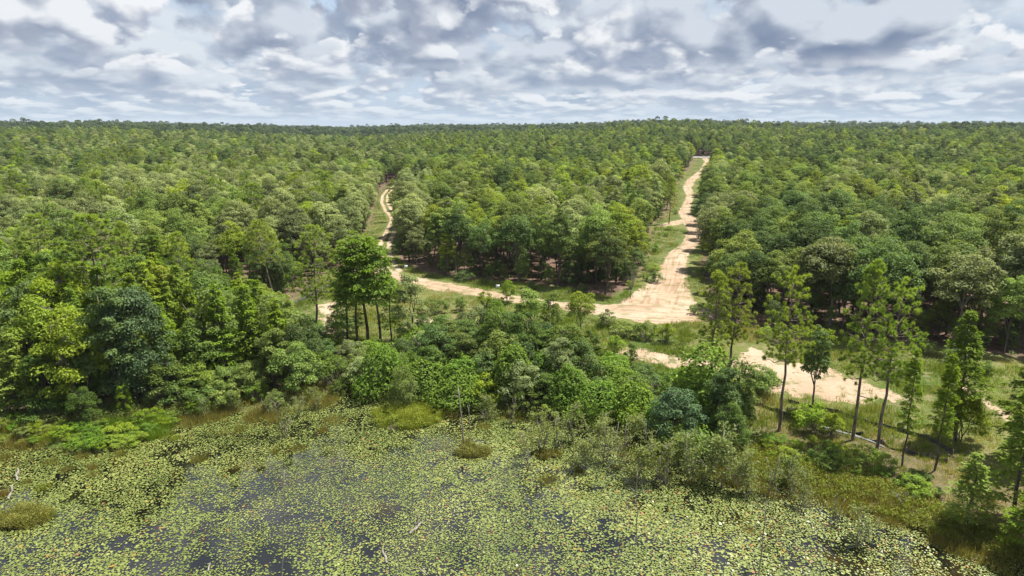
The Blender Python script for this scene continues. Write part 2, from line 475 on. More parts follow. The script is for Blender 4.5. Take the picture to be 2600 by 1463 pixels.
def sand_mat(name, ragged, tracks=False, patchy=0.0):
    """Sand that breaks up into grassy soil where 'tint' (metres inside the edge) falls below nought."""
    m, nt, N, L = new_mat(name)
    g = nod(N, 'ShaderNodeNewGeometry'); pos = g.outputs['Position']
    sd = nod(N, 'ShaderNodeAttribute', attribute_name='tint')
    zero = nod(N, 'ShaderNodeValue'); zero.outputs[0].default_value = 0
    soil = soil_nodes(N, L, pos, zero.outputs[0])
    sand, n2 = sand_nodes(N, L, pos)
    if tracks:                                  # ruts and skid arcs left by wheels, darker damp sand
        al = nod(N, 'ShaderNodeAttribute', attribute_name='across')
        wv = nod(N, 'ShaderNodeTexNoise', noise_dimensions='2D')
        cmb = nod(N, 'ShaderNodeCombineXYZ'); L.new(al.outputs['Fac'], cmb.inputs[0])
        ln = nod(N, 'ShaderNodeAttribute', attribute_name='along'); mm = nod(N, 'ShaderNodeMath', operation='MULTIPLY'); L.new(ln.outputs['Fac'], mm.inputs[0]); mm.inputs[1].default_value = .05
        L.new(mm.outputs[0], cmb.inputs[1]); L.new(cmb.outputs[0], wv.inputs['Vector']); wv.inputs['Scale'].default_value = 1.6; wv.inputs['Detail'].default_value = 4
        sand = mixc(N, L, mapr(N, L, wv.outputs[0], .48, .66, 0, .48), sand, (.175, .106, .062))
    if patchy: sand = mixc(N, L, mapr(N, L, noise(N, L, .42, 6, pos, .7), .50, .60, 0, patchy), sand, soil)
    nz = noise(N, L, .55, 5, pos, .65)
    e = nod(N, 'ShaderNodeMath', operation='MULTIPLY_ADD'); L.new(nz, e.inputs[0]); e.inputs[1].default_value = ragged; L.new(sd.outputs['Fac'], e.inputs[2])
    f = mapr(N, L, e.outputs[0], ragged * .5 - .18, ragged * .5 + .18)
    c = mixc(N, L, f, soil, sand)
    p = nod(N, 'ShaderNodeBsdfPrincipled'); L.new(c, p.inputs['Base Color']); p.inputs['Roughness'].default_value = .95; p.inputs['Specular IOR Level'].default_value = .1
    b = nod(N, 'ShaderNodeBump'); b.inputs['Strength'].default_value = .7; b.inputs['Distance'].default_value = .12
    L.new(n2, b.inputs['Height']); L.new(b.outputs[0], p.inputs['Normal'])
    o = nod(N, 'ShaderNodeOutputMaterial'); L.new(p.outputs[0], o.inputs[0])
    return m


def build_ground():
    az = np.radians(np.concatenate([np.arange(-180, -56, 6.0), np.arange(-56, 56, .45), np.arange(56, 180.1, 6.0)]))
    r = [0.5]
    while r[-1] < 7000: r.append(r[-1] * (1.06 if r[-1] < 36 else 1.0165 if r[-1] < 150 else 1.03) + (.2 if r[-1] < 20 else 0))
    r = np.array(r); A, Rr = np.meshgrid(az, r); X = (np.sin(A) * Rr).ravel(); Y = (np.cos(A) * Rr).ravel()
    Z = height(X, Y)
    na, nr = len(az), len(r)
    i = np.arange(nr - 1)[:, None] * na + np.arange(na - 1)[None, :]; i = i.ravel()
    F = np.stack([i, i + 1, i + na + 1, i + na], 1)[:, ::-1]
    P = np.stack([X, Y], 1); wood = np.ones(len(X))
    nr_ = np.hypot(X, Y) < 700
    so = sdist(P[nr_], OPEN); sp = sdist(P[nr_], POND)
    wood[nr_] = sstep(1.0, -2.0, so + (fbm(X[nr_] / 3, Y[nr_] / 3, 9) - .5) * 5) * sstep(9, -1, sp + 10 * (X[nr_] < 10))
    bank = (sp > -14) & (X[nr_] > 25)                          # pinkish litter shows on the bank below the pines
    wood[np.flatnonzero(nr_)[bank]] = np.maximum(wood[np.flatnonzero(nr_)[bank]], .55)
    me = make_mesh('ground', np.stack([X, Y, Z], 1), F, ground_mat(), None, wood, True)
    link('ground', me, kind='structure')


UNION = []                                      # every sand surface, so that where two meet neither shows its grassy rim


def drape(name, mat, sdf, box, step, lift, margin=2.5, extra=None, union=True):
    x0, x1, y0, y1 = box
    xs = np.arange(x0, x1, step); ys = np.arange(y0, y1, step); X, Y = np.meshgrid(xs, ys); P = np.stack([X.ravel(), Y.ravel()], 1)
    sd = sdf(P); nx, ny = len(xs), len(ys)
    i = (np.arange(ny - 1)[:, None] * nx + np.arange(nx - 1)[None, :]).ravel()
    F = np.stack([i, i + 1, i + nx + 1, i + nx], 1)
    F = F[(sd[F] > -margin).any(1)]
    used, inv = np.unique(F, return_inverse=True); F = inv.reshape(F.shape)
    P = P[used]; k = sstep(-margin, -margin * .4, sd[used]) if margin > 0 else 1.0
    Z = height(P[:, 0], P[:, 1]) + (lift + np.hypot(P[:, 0], P[:, 1]) * .0006) * (1.5 * k - .5)      # the rim sinks into the soil
    tn = sd[used]
    if union:
        for f in UNION: tn = np.maximum(tn, f(P))
    me = make_mesh(name, np.column_stack([P, Z]), F, mat, None, tn, True)
    if extra is not None:
        for nm, val in extra(P).items():
            a = me.attributes.new(nm, 'FLOAT', 'POINT'); a.data.foreach_set('value', val.astype(np.float32))
    return link(name, me, kind='structure')


def along_across(P, line):
    best = np.full(len(P), 1e9); al = np.zeros(len(P)); ac = np.zeros(len(P)); s0 = 0
    for i in range(len(line) - 1):
        a = np.array(line[i]); b = np.array(line[i + 1]); ab = b - a; L = np.hypot(*ab)
        t = np.clip(((P - a) @ ab) / max(1e-9, L * L), 0, 1); q = P - a - t[:, None] * ab; d = np.hypot(q[:, 0], q[:, 1])
        s = (ab[0] * (P[:, 1] - a[1]) - ab[1] * (P[:, 0] - a[0])) / max(L, 1e-9)
        u = d < best; best[u] = d[u]; al[u] = s0 + t[u] * L; ac[u] = s[u]; s0 += L
    return {'along': al, 'across': ac}


def bounds(pts, m):
    q = np.array(pts); return (q[:, 0].min() - m, q[:, 0].max() + m, q[:, 1].min() - m, q[:, 1].max() + m)


build_ground()
sA = sand_mat('road_sand', 3.0, True, .45); sB = sand_mat('rut_sand', .9); sD = sand_mat('bank_sand', 7.5, False, .75)
wA_near = [p for p in wA if p[1] < 260]; nA = len(wA) - len(wA_near)
fA = lambda P: np.maximum(road_sd(P, wA, ROAD_A_W), road_sd(P, wS, [7, 5, 4]))
fC = lambda P: road_sd(P, wC, ROAD_C_W)
fB = lambda P: .55 - np.abs(seg_dist(P, wB) - 1.05)
fF = lambda P: .45 - seg_dist(P, wF)
UNION += [fA, fC, fB, fF] + [lambda P, q=q: sdist(P, q) for q in wSand]
drape('sand_road', sA, fA, bounds(wA + wS, 14), 1.1, .05, 3.5, lambda P: along_across(P, wA))
drape('sandy_lane', sA, fC, bounds(wC, 8), .8, .075, 2.5, lambda P: along_across(P, wC))
drape('rutted_track', sB, fB, bounds(wB, 5), .5, .06, 1.6)
drape('footpath', sB, fF, bounds(wF, 3), .35, .05, 1.2)
for k_, q in enumerate(wSand):
    drape('sand_bank', sD, UNION[4 + k_], bounds(q, 6), .6, .03 + .012 * k_, 3.5)


def water_mat():
    m, nt, N, L = new_mat('pond_water')
    g = nod(N, 'ShaderNodeNewGeometry'); pos = g.outputs['Position']
    c = mixc(N, L, mapr(N, L, noise(N, L, .11, 4, pos, .6), .52, .72), (.005, .005, .004), (.036, .022, .004))
    p = nod(N, 'ShaderNodeBsdfPrincipled'); L.new(c, p.inputs['Base Color']); p.inputs['Roughness'].default_value = .04; p.inputs['IOR'].default_value = 1.55; p.inputs['Specular IOR Level'].default_value = 1.0
    b = nod(N, 'ShaderNodeBump'); b.inputs['Strength'].default_value = .12; b.inputs['Distance'].default_value = .02
    L.new(noise(N, L, 1.7, 3, pos), b.inputs['Height']); L.new(b.outputs[0], p.inputs['Normal'])
    o = nod(N, 'ShaderNodeOutputMaterial'); L.new(p.outputs[0], o.inputs[0])
    return m


me = make_mesh('pond_water', [(-150, -60, 0), (120, -60, 0), (120, 82, 0), (-150, 82, 0)], [(0, 1, 2, 3)], water_mat())
link('pond_water', me, kind='structure')

# the paved road that the sand road runs into
px_, py_ = at(1790, 402)
pv = [(px_ - 60, py_ + 2), (px_, py_ + 5), (px_ + 60, py_ + 14)]
drape('paved_road', flat_mat('asphalt_pale', (.30, .30, .31), .9, 0, .1, .4), lambda P: 3.4 - seg_dist(P, pv), bounds(pv, 8), 1.4, .12, 0.0, None, False)

# ------------------------------------------------------------------ plants: one of each kind, later copied
def unit(rng, n):
    v = rng.normal(size=(n, 3)); return v / np.linalg.norm(v, axis=1)[:, None]


def bent(a, b, rng, n=5, sag=0.0, wob=.05):
    a = np.asarray(a, float); b = np.asarray(b, float); t = np.linspace(0, 1, n)[:, None]; L = np.linalg.norm(b - a)
    p = a + (b - a) * t + np.sin(np.pi * t) * np.array((0, 0, sag * L))
    p[1:-1] += rng.normal(size=(n - 2, 3)) * wob * L
    return p


def clump(g, c, r, rng, n, L, W, flat=.7, up=.5, base=.5, spread=.25):
    d = unit(rng, n); d[:, 2] = np.where(d[:, 2] < -.35, -d[:, 2], d[:, 2])
    rad = r * (rng.uniform(.35, 1.08, n) ** .5)
    P = c + d * rad[:, None] * (1, 1, flat)
    nr = d * .8 + np.array((0, 0, up)) + rng.normal(size=(n, 3)) * .45
    t = np.clip(base + rng.normal(size=n) * spread, 0, 1)
    g.leaves(P, nr, rng.uniform(.75, 1.3, n) * L, rng.uniform(.75, 1.3, n) * W, rng, t)


def oak(seed, H=11.5, clear=4.2, rad=3.0, nc=46, per=150, L=.27, W=.175, shape=1.0, off=0.0, bark='bark', gap=.0):
    """trunk with limbs, and a crown of leaf clumps carried on the limbs"""
    rng = np.random.default_rng(seed); w = Geo(); g = Geo()
    lean = rng.normal(size=2) * .35
    fork = np.array((lean[0], lean[1], clear + .8))
    tr = bent((0, 0, -.4), fork, rng, 6, 0, .012); w.tube(tr, np.linspace(.19, .13, 6) * H / 11.5, 6)
    cz = (clear + H) / 2 + .3; hz = (H - clear) / 2
    C = []
    while len(C) < nc:
        d = unit(rng, 1)[0]; k = rng.uniform(.45, 1.0) ** .6 * (rng.uniform(1.1, 1.32) if rng.random() < .1 else 1.0)
        p = np.array((d[0] * rad * k + lean[0] + off * d[2], d[1] * rad * k + lean[1], cz + d[2] * hz * k))
        if d[2] < -.55 or (p[2] < cz and rng.random() < .25 + gap): continue
        sq = 1 - .25 * shape * max(0, (p[2] - cz) / hz); p[0] *= sq; p[1] *= sq
        if all(np.linalg.norm(p - q) > .75 for q in C): C.append(p)
        elif rng.random() < .05: C.append(p)
    C = np.array(C)
    nl = 6; limbs = []
    for i in range(nl):
        th = i * 2 * np.pi / nl + rng.uniform(-.4, .4); e = np.array((math.cos(th) * rad * .55, math.sin(th) * rad * .55, cz + rng.uniform(-.1, .7) * hz))
        b = tr[3 + i % 3] if i % 2 else fork
        p = bent(b, e, rng, 5, .10, .05); w.tube(p, np.linspace(.085, .03, 5) * H / 11.5, 4); limbs += list(p[1:])
    p = bent(fork, (lean[0] * 1.5, lean[1] * 1.5, H - 1.4), rng, 5, 0, .04); w.tube(p, np.linspace(.11, .03, 5) * H / 11.5, 5); limbs += list(p[1:])
    limbs = np.array(limbs)
    for c in C:
        b = limbs[np.argmin(np.linalg.norm(limbs - c, axis=1))]
        w.tube(bent(b, c, rng, 3, .06, .04), (.028, .02, .01), 3)
        r = rng.uniform(.65, 1.25) * rad / 3.0
        clump(g, c, r, rng, int(per * rng.uniform(.7, 1.2)), L, W, base=rng.uniform(.25, .65))
    return w.mesh('trunk', M[bark]), g


def needles(g, c, axis, rng, n, L, base):
    d = unit(rng, n) + axis * .75; P = c + unit(rng, n) * .06
    g.blades(P, d, rng.uniform(.75, 1.15, n) * L, 0.056, rng, np.clip(base + rng.normal(size=n) * .15, 0, 1))


def pine(seed, H=17.0, start=.52, wide=2.5, nb=34, L=.38, per=92, low=0, lean=.4):
    rng = np.random.default_rng(seed); w = Geo(); g = Geo()
    top = np.array((rng.normal() * lean, rng.normal() * lean, H - .3))
    tr = bent((0, 0, -.4), top, rng, 9, 0, .004); w.tube(tr, np.linspace(.21, .035, 9), 7)
    ax = lambda z: np.array([np.interp(z, tr[:, 2], tr[:, k]) for k in (0, 1)] + [z])
    z0 = H * start; ga = 0.0
    hs = np.sort(rng.uniform(z0, H - .4, nb)); hs = np.concatenate([rng.uniform(z0 * .62, z0, low), hs])
    for z in hs:
        f = max(0, (z - z0) / (H - z0)); ga += 2.4 + rng.uniform(-.5, .5)
        ln = wide * (math.sin(math.pi * min(1, .22 + f * .78) ** .8) * .9 + .18) * rng.uniform(.65, 1.15)
        if z < z0: ln = wide * rng.uniform(.5, .9)
        a = ax(z); e = a + np.array((math.cos(ga) * ln, math.sin(ga) * ln, ln * (.05 + .5 * f)))
        p = bent(a, e, rng, 5, -.05, .03); w.tube(p, np.linspace(.055, .014, 5) * (1.2 - .6 * f), 4)
        dirb = (e - a) / np.linalg.norm(e - a)
        k = max(3, int(ln * 2.0 * rng.uniform(.8, 1.2)))
        for j in range(k):
            t = 1.0 if j == 0 else rng.uniform(.42, 1.0)
            c = a + (e - a) * t + rng.normal(size=3) * (.10 if j == 0 else .48 * min(1.0, ln / 1.5)) * np.array((1, 1, .7))
            bb = p[min(4, int(t * 4))]
            if j: w.tube([bb, c], (.014, .008), 3)
            axis = (c - bb) if j else dirb
            axis = axis / max(1e-6, np.linalg.norm(axis)) * .3 + np.array((0, 0, .62))
            needles(g, c, axis, rng, per, L * rng.uniform(.8, 1.1), rng.uniform(.3, .75))
    for j in range(4): needles(g, top + rng.normal(size=3) * .18, np.array((0, 0, .9)), rng, per, L, .7)
    return w.mesh('trunk', M['pinebark']), g


def cypress(seed, H=13.0, start=.18, wide=2.4, nb=95, per=44, L=.36, W=.13, cone=1.0, droop=.12):
    """feathery tree: many level boughs with flat hanging sprays"""
    rng = np.random.default_rng(seed); w = Geo(); g = Geo()
    top = np.array((rng.normal() * .3, rng.normal() * .3, H))
    tr = bent((0, 0, -.4), top, rng, 8, 0, .006); w.tube(tr, np.linspace(.17, .02, 8), 6)
    ga = 0
    for z in np.sort(H * (start + (1 - start) * rng.uniform(0, 1, nb) ** .9)):
        f = (z / H - start) / (1 - start); ga += 2.4 + rng.uniform(-.6, .6)
        ln = wide * ((1 - f) ** (.75 * cone) * .92 + .10) * rng.uniform(.6, 1.15) * (1 - .45 * math.exp(-f * 9))
        a = np.array([np.interp(z, tr[:, 2], tr[:, k]) for k in (0, 1)] + [z]); hd = np.array((math.cos(ga), math.sin(ga), 0))
        e = a + hd * ln + np.array((0, 0, -droop * ln + .15))
        w.tube(bent(a, e, rng, 3, .05, .02), (.03, .02, .008), 3)
        side = np.array((-hd[1], hd[0], 0)); n = int(per * rng.uniform(.7, 1.2) * (.5 + ln / wide))
        t = rng.uniform(.25, 1.05, n) ** .7; s = rng.normal(size=n) * .28 * (1.15 - t * .55) * max(.7, ln)
        P = a + (e - a) * t[:, None] + side * s[:, None] * .8 + rng.normal(size=(n, 3)) * (.06, .06, .10); P[:, 2] -= np.abs(s) * .25
        nr = np.array((0, 0, 1.0)) + rng.normal(size=(n, 3)) * .38 + hd * .3
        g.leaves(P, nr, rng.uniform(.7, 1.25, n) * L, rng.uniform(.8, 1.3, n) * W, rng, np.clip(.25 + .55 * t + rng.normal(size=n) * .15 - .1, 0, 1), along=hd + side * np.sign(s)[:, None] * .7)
    return w.mesh('trunk', M['bark']), g


def bay(seed, H=8.0, rad=2.3, nc=52, per=125, L=.22, W=.125, bark='bark', flat=.75):
    """broadleaf of wet banks, leafy almost to the ground"""
    rng = np.random.default_rng(seed); w = Geo(); g = Geo()
    stems = [bent((rng.normal() * .15, rng.normal() * .15, -.3), (rng.normal() * rad * .4, rng.normal() * rad * .4, H * rng.uniform(.75, .92)), rng, 6, 0, .02) for _ in range(3)]
    for s in stems: w.tube(s, np.linspace(.10, .02, 6), 5)
    pts = np.concatenate(stems)
    for i in range(nc):
        z = H * rng.uniform(.08, 1.0) ** .85; f = z / H
        prof = math.sin(math.pi * min(1, .22 + .74 * f)) ** .75
        th = rng.uniform(0, 2 * np.pi); rr = rad * prof * rng.uniform(.55, 1.0)
        c = np.array((math.cos(th) * rr, math.sin(th) * rr, z * .95))
        b = pts[np.argmin(np.linalg.norm(pts - c, axis=1))]; w.tube([b, (b + c) / 2 + (0, 0, .1), c], (.025, .016, .008), 3)
        clump(g, c, rng.uniform(.5, .85) * rad / 2.3, rng, int(per * rng.uniform(.7, 1.25)), L, W, flat, .45, rng.uniform(.28, .66))
    return w.mesh('trunk', M[bark]), g


def shrub(seed, H=2.6, rad=1.5, nc=26, per=70, L=.19, W=.10, sparse=False):
    rng = np.random.default_rng(seed); w = Geo(); g = Geo()
    for i in range(nc):
        th = rng.uniform(0, 2 * np.pi); rr = rad * rng.uniform(.1, 1.0) ** .7; z = H * (.2 + .75 * rng.uniform() ** .8 * math.sqrt(max(.12, 1 - (rr / rad) ** 2 * .8)))
        c = np.array((math.cos(th) * rr, math.sin(th) * rr, z))
        w.tube(bent((c[0] * .25, c[1] * .25, -.2), c, rng, 4, .06, .04), np.linspace(.03, .007, 4), 3)
        clump(g, c, rng.uniform(.3, .5) * rad / 1.5, rng, int(per * rng.uniform(.6, 1.3)), L, W, .85, .5, rng.uniform(.3, .7))
    return w.mesh('stems', M['twig']), g


def sapling(seed, H=3.4, rad=.9, nb=30, per=16, L=.15, W=.07):
    """thin young tree in the shallows: a stem, bare twigs and loose grey-green leaves"""
    rng = np.random.default_rng(seed); w = Geo(); g = Geo()
    ns = rng.integers(1, 4); stems = [bent((rng.normal() * .12, rng.normal() * .12, -.9), (rng.normal() * .35, rng.normal() * .35, H * rng.uniform(.8, 1)), rng, 6, 0, .02) for _ in range(ns)]
    for s in stems: w.tube(s, np.linspace(.05, .012, 6), 4)
    for i in range(nb):
        s = stems[rng.integers(ns)]; k = rng.uniform(1.6, 5); a = s[int(k)] + (s[min(5, int(k) + 1)] - s[int(k)]) * (k % 1)
        th = rng.uniform(0, 2 * np.pi); ln = rad * rng.uniform(.4, 1.1) * (1.15 - .12 * k)
        e = a + np.array((math.cos(th) * ln, math.sin(th) * ln, ln * rng.uniform(.2, .9)))
        w.tube(bent(a, e, rng, 3, .03, .04), (.014, .009, .004), 3)
        n = int(per * rng.uniform(.4, 1.5)); t = rng.uniform(.3, 1.1, n)
        P = a + (e - a) * t[:, None] + rng.normal(size=(n, 3)) * .11
        g.leaves(P, rng.normal(size=(n, 3)) + (0, 0, .8), L, W, rng, rng.uniform(.1, .95, n))
    return w.mesh('stem', M['twig']), g


def vine(seed, H=4.2, rad=2.6, lumps=11, n=7600, L=.21, W=.19):
    """a heap of climbing vines draped over a bush: overlapping rounded lobes with hanging skirts"""
    rng = np.random.default_rng(seed); w = Geo(); g = Geo()
    B = [(0, 0, H * .42, rad * .75, H * .58)]
    for i in range(lumps):
        th = rng.uniform(0, 2 * np.pi); rr = rad * rng.uniform(.35, .9); r = rad * rng.uniform(.25, .46); hh = H * (1 - .55 * rr / rad) * rng.uniform(.55, .95)
        B.append((math.cos(th) * rr, math.sin(th) * rr, hh * .62, r, hh * .40))
    B = np.array(B); area = B[:, 3] * (B[:, 3] + B[:, 4]); k = rng.choice(len(B), n, p=area / area.sum()); d = unit(rng, n); d[:, 2] = np.where(d[:, 2] < -.2, -d[:, 2], d[:, 2])
    b = B[k]; P = np.stack([b[:, 0] + d[:, 0] * b[:, 3], b[:, 1] + d[:, 1] * b[:, 3], b[:, 2] + d[:, 2] * b[:, 4]], 1)
    hang = rng.random(n) < .33; P[hang, 2] -= rng.uniform(0, 1.4, hang.sum()) * np.clip(1 - d[hang, 2], .1, 1)
    keep = np.ones(n, bool)
    for q in B:
        e = ((P[:, 0] - q[0]) / q[3]) ** 2 + ((P[:, 1] - q[1]) / q[3]) ** 2 + ((P[:, 2] - q[2]) / q[4]) ** 2; keep &= e > .72
    P, d, kk = P[keep], d[keep], k[keep]
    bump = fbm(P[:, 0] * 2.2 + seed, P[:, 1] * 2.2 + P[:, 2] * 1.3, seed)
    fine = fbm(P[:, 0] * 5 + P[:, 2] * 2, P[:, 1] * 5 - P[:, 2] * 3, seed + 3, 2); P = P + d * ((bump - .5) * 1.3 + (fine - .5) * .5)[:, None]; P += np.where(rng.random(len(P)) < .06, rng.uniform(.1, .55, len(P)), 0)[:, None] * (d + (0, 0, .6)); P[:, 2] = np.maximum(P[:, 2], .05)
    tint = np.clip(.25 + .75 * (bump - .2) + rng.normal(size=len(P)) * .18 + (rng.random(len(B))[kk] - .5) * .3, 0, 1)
    g.leaves(P, d * .7 + (0, 0, .45) + rng.normal(size=P.shape) * .4, rng.uniform(.7, 1.25, len(P)) * L, rng.uniform(.7, 1.2, len(P)) * W, rng, tint)
    for q in B[:8]: w.tube(bent((q[0] * .3, q[1] * .3, -.3), (q[0], q[1], q[2] + q[4] * .8), rng, 4, 0, .06), np.linspace(.06, .015, 4), 4)
    return w.mesh('stems', M['bark']), g


def bare(seed, H=6.0, rad=2.0, depth=4, r0=.09, mat='deadwood', spread=.6, start=.35, kids=(2, 4)):
    """leafless tree or bush"""
    rng = np.random.default_rng(seed); w = Geo()

    def grow(a, d, L, r, k):
        e = a + d * L; p = bent(a, e, rng, 4, 0, .06); w.tube(p, np.linspace(r, r * .55, 4), 4 if k > 1 else 3)
        if k <= 0: return
        for _ in range(rng.integers(*kids) + 1):
            nd = d + unit(rng, 1)[0] * spread; nd[2] += .12; nd /= np.linalg.norm(nd)
            grow(p[rng.integers(2, 4)], nd, L * rng.uniform(.5, .8), r * .5, k - 1)
    grow(np.array((0, 0, -.4)), np.array((rng.normal() * .06, rng.normal() * .06, 1.0)), H * start, r0, depth)
    return w.mesh('branches', M[mat]), None


def tussock(seed, rad=.6, H=.8, n=260, W=.035, mat='marsh'):
    rng = np.random.default_rng(seed); g = Geo()
    th = rng.uniform(0, 2 * np.pi, n); rr = rad * rng.uniform(0, 1, n) ** .6
    P = np.stack([np.cos(th) * rr, np.sin(th) * rr, np.full(n, -.1)], 1)
    D = np.stack([np.cos(th) * .4 * rr / rad, np.sin(th) * .4 * rr / rad, np.ones(n)], 1) + rng.normal(size=(n, 3)) * .22
    g.blades(P, D, rng.uniform(.5, 1.15, n) * H, W, rng, rng.uniform(0, 1, n))
    return None, g


# kind -> list of (trunk mesh, crown Geo, height, words for the crown)
OAKS = [
    (*oak(1, 11.5, 3.6, 3.0, 52), 11.5, 'broad'), (*oak(2, 11.0, 2.8, 2.7, 52, 145), 11.0, 'rounded'), (*oak(3, 12.5, 4.4, 2.9, 52, 135, shape=.6), 12.5, 'domed'),
    (*oak(4, 12.0, 2.8, 2.2, 50, 140, shape=.4), 12.0, 'narrow'), (*oak(5, 10.5, 3.6, 3.1, 48, 140, off=.6, bark='palebark', gap=.2), 10.5, 'lopsided'),
    (*oak(6, 12.0, 3.2, 2.6, 44, 120, off=-.7, gap=.15, shape=.2), 12.0, 'ragged'), (*oak(7, 9.5, 2.6, 2.9, 46, 140, L=.23, W=.15, off=.3), 9.5, 'low-spreading')]
PINES = [
    (*pine(11, 17, .43, 2.5, 58), 17.0, 'open'), (*pine(12, 17, .40, 2.3, 60, low=2), 17.0, 'long'), (*pine(13, 16, .52, 3.0, 56, lean=.7), 16.0, 'flat-topped'),
    (*pine(14, 17, .38, 3.3, 62, low=3, lean=.6), 17.0, 'spreading')]
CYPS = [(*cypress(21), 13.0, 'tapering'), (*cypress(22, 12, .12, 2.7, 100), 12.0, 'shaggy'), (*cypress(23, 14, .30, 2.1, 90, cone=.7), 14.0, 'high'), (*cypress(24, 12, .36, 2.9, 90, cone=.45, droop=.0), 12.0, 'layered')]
BAYS = [(*bay(31), 8.0, 'upright'), (*bay(32, 7, 2.6, 52), 7.0, 'bushy'), (*bay(33, 9, 2.1, 50), 9.0, 'slender'), (*bay(34, 6.5, 2.4, 44, bark='palebark'), 6.5, 'loose')]
MAGNOLIA = (*bay(35, 12.0, 3.5, 150, 115, .27, .14), 12.0, 'glossy')
SHRUBS = [(*shrub(41), 2.6, 'rounded'), (*shrub(42, 2.2, 1.7, 30), 2.2, 'spreading'), (*shrub(43, 3.2, 1.3, 28), 3.2, 'upright')]
SAPS = [(*sapling(51), 3.4, 'single-stemmed'), (*sapling(52, 3.0, 1.1, 40, 20), 3.0, 'bushy'), (*sapling(53, 3.8, .8, 26, 12), 3.8, 'spindly'), (*sapling(54, 2.6, 1.0, 44, 22), 2.6, 'dense')]
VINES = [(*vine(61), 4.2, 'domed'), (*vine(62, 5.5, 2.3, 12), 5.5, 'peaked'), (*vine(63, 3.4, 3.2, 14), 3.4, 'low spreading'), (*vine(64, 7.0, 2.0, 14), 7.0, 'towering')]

# ------------------------------------------------------------------ putting plants in the ground
_cache = {}


def crown_mesh(proto, mat, name):
    k = (id(proto[1]), mat)
    if k not in _cache:
        base = next((v for q, v in _cache.items() if q[0] == id(proto[1])), None)
        if base is None: me = proto[1].mesh(name, M[mat])
        else: me = base.copy(); me.materials[0] = M[mat]
        _cache[k] = me
    return _cache[k]


PARTS = {'vine_heap': ('stems', 'foliage'), 'shrub': ('stems', 'foliage'), 'sapling': ('stem', 'foliage'), 'grass_tussock': (None, 'blades')}
TAKEN = []                                      # (x, y, radius) of things that others keep clear of


def plant(name, proto, mat, x, y, H, label, cat, group=None, wide=1.0, rz=None, z=None, tilt=(0, 0), sub=0.0):
    s = H / proto[2]
    o = bpy.data.objects.new(name, None); COL.objects.link(o); o.empty_display_size = .3
    o.location = (x, y, (H1(x, y) if z is None else z) - sub); o.rotation_euler = (tilt[0], tilt[1], random.uniform(0, 6.28) if rz is None else rz)
    o.scale = (s * wide, s * wide, s)
    o['label'] = label; o['category'] = cat
    if group: o['group'] = group
    a, b = PARTS.get(name, ('trunk', 'crown'))
    if proto[0] is not None: link(a, proto[0], o)
    if proto[1] is not None: link(b, crown_mesh(proto, mat, b), o)
    return o


random.seed(5); RN = np.random.default_rng(77)
TONE = {'oak_olive': 'olive green', 'oak_grey': 'grey-green', 'oak_yellow': 'yellow-green', 'oak_dark': 'dark green', 'cypress': 'feathery green', 'bay': 'glossy green', 'willow': 'yellow-green',
        'magnolia': 'blue-green', 'vine': 'bright green', 'sapling': 'grey-green', 'pine': 'bright green'}
MARKS = {k: at(*p) for k, p in {
    'the reed bed': (300, 1090), 'the magnolia': (365, 1005), 'the branching pine': (290, 930), 'the lone pine': (805, 850), 'the cypress clump': (935, 872),
    'the islet': (1035, 1060), 'the tall snag': (1182, 1125), 'the vine tower': (1258, 890), 'the road mouth': (1640, 800), 'the twin pines': (1820, 1000),
    'the silt fence': (2080, 1060), 'the leaning pine': (2228, 1150), 'the rutted track': (985, 590), 'the sandy lane': (1200, 742), 'the sand road': (1735, 640),
    'the road spur': (1700, 570), 'the road bend': (1745, 480), 'the bleached oak': (1150, 690), 'the footpath': (2520, 1035), 'the signboard': (1264, 735),
    'the sand slope': (1950, 950), 'the sand hollow': (835, 820), 'the forked oak': (2105, 838), 'the inlet': (900, 1005), 'the brown marsh': (2250, 1290), 'the hummock': (60, 1320)}.items()}
MK_N = list(MARKS); MK_P = np.array([MARKS[k] for k in MK_N])


def place_words(x, y):
    d = np.hypot(MK_P[:, 0] - x, MK_P[:, 1] - y); i, j = np.argsort(d)[:2]
    if d[i] < 4: return 'beside ' + MK_N[i]
    if d[j] > 2.6 * d[i] or d[i] > 60:
        dx, dy = x - MK_P[i, 0], y - MK_P[i, 1]
        w = 'well beyond' if dy > 45 else 'beyond' if dy > abs(dx) * .8 else 'on the pond side of' if dy < -abs(dx) * .8 else 'alongside'
        return f'{w} {MK_N[i]}'
    return f'between {MK_N[i]} and {MK_N[j]}'


def size_word(H, lo, hi):
    return 'low' if H < lo else 'tall' if H > hi else 'middling'


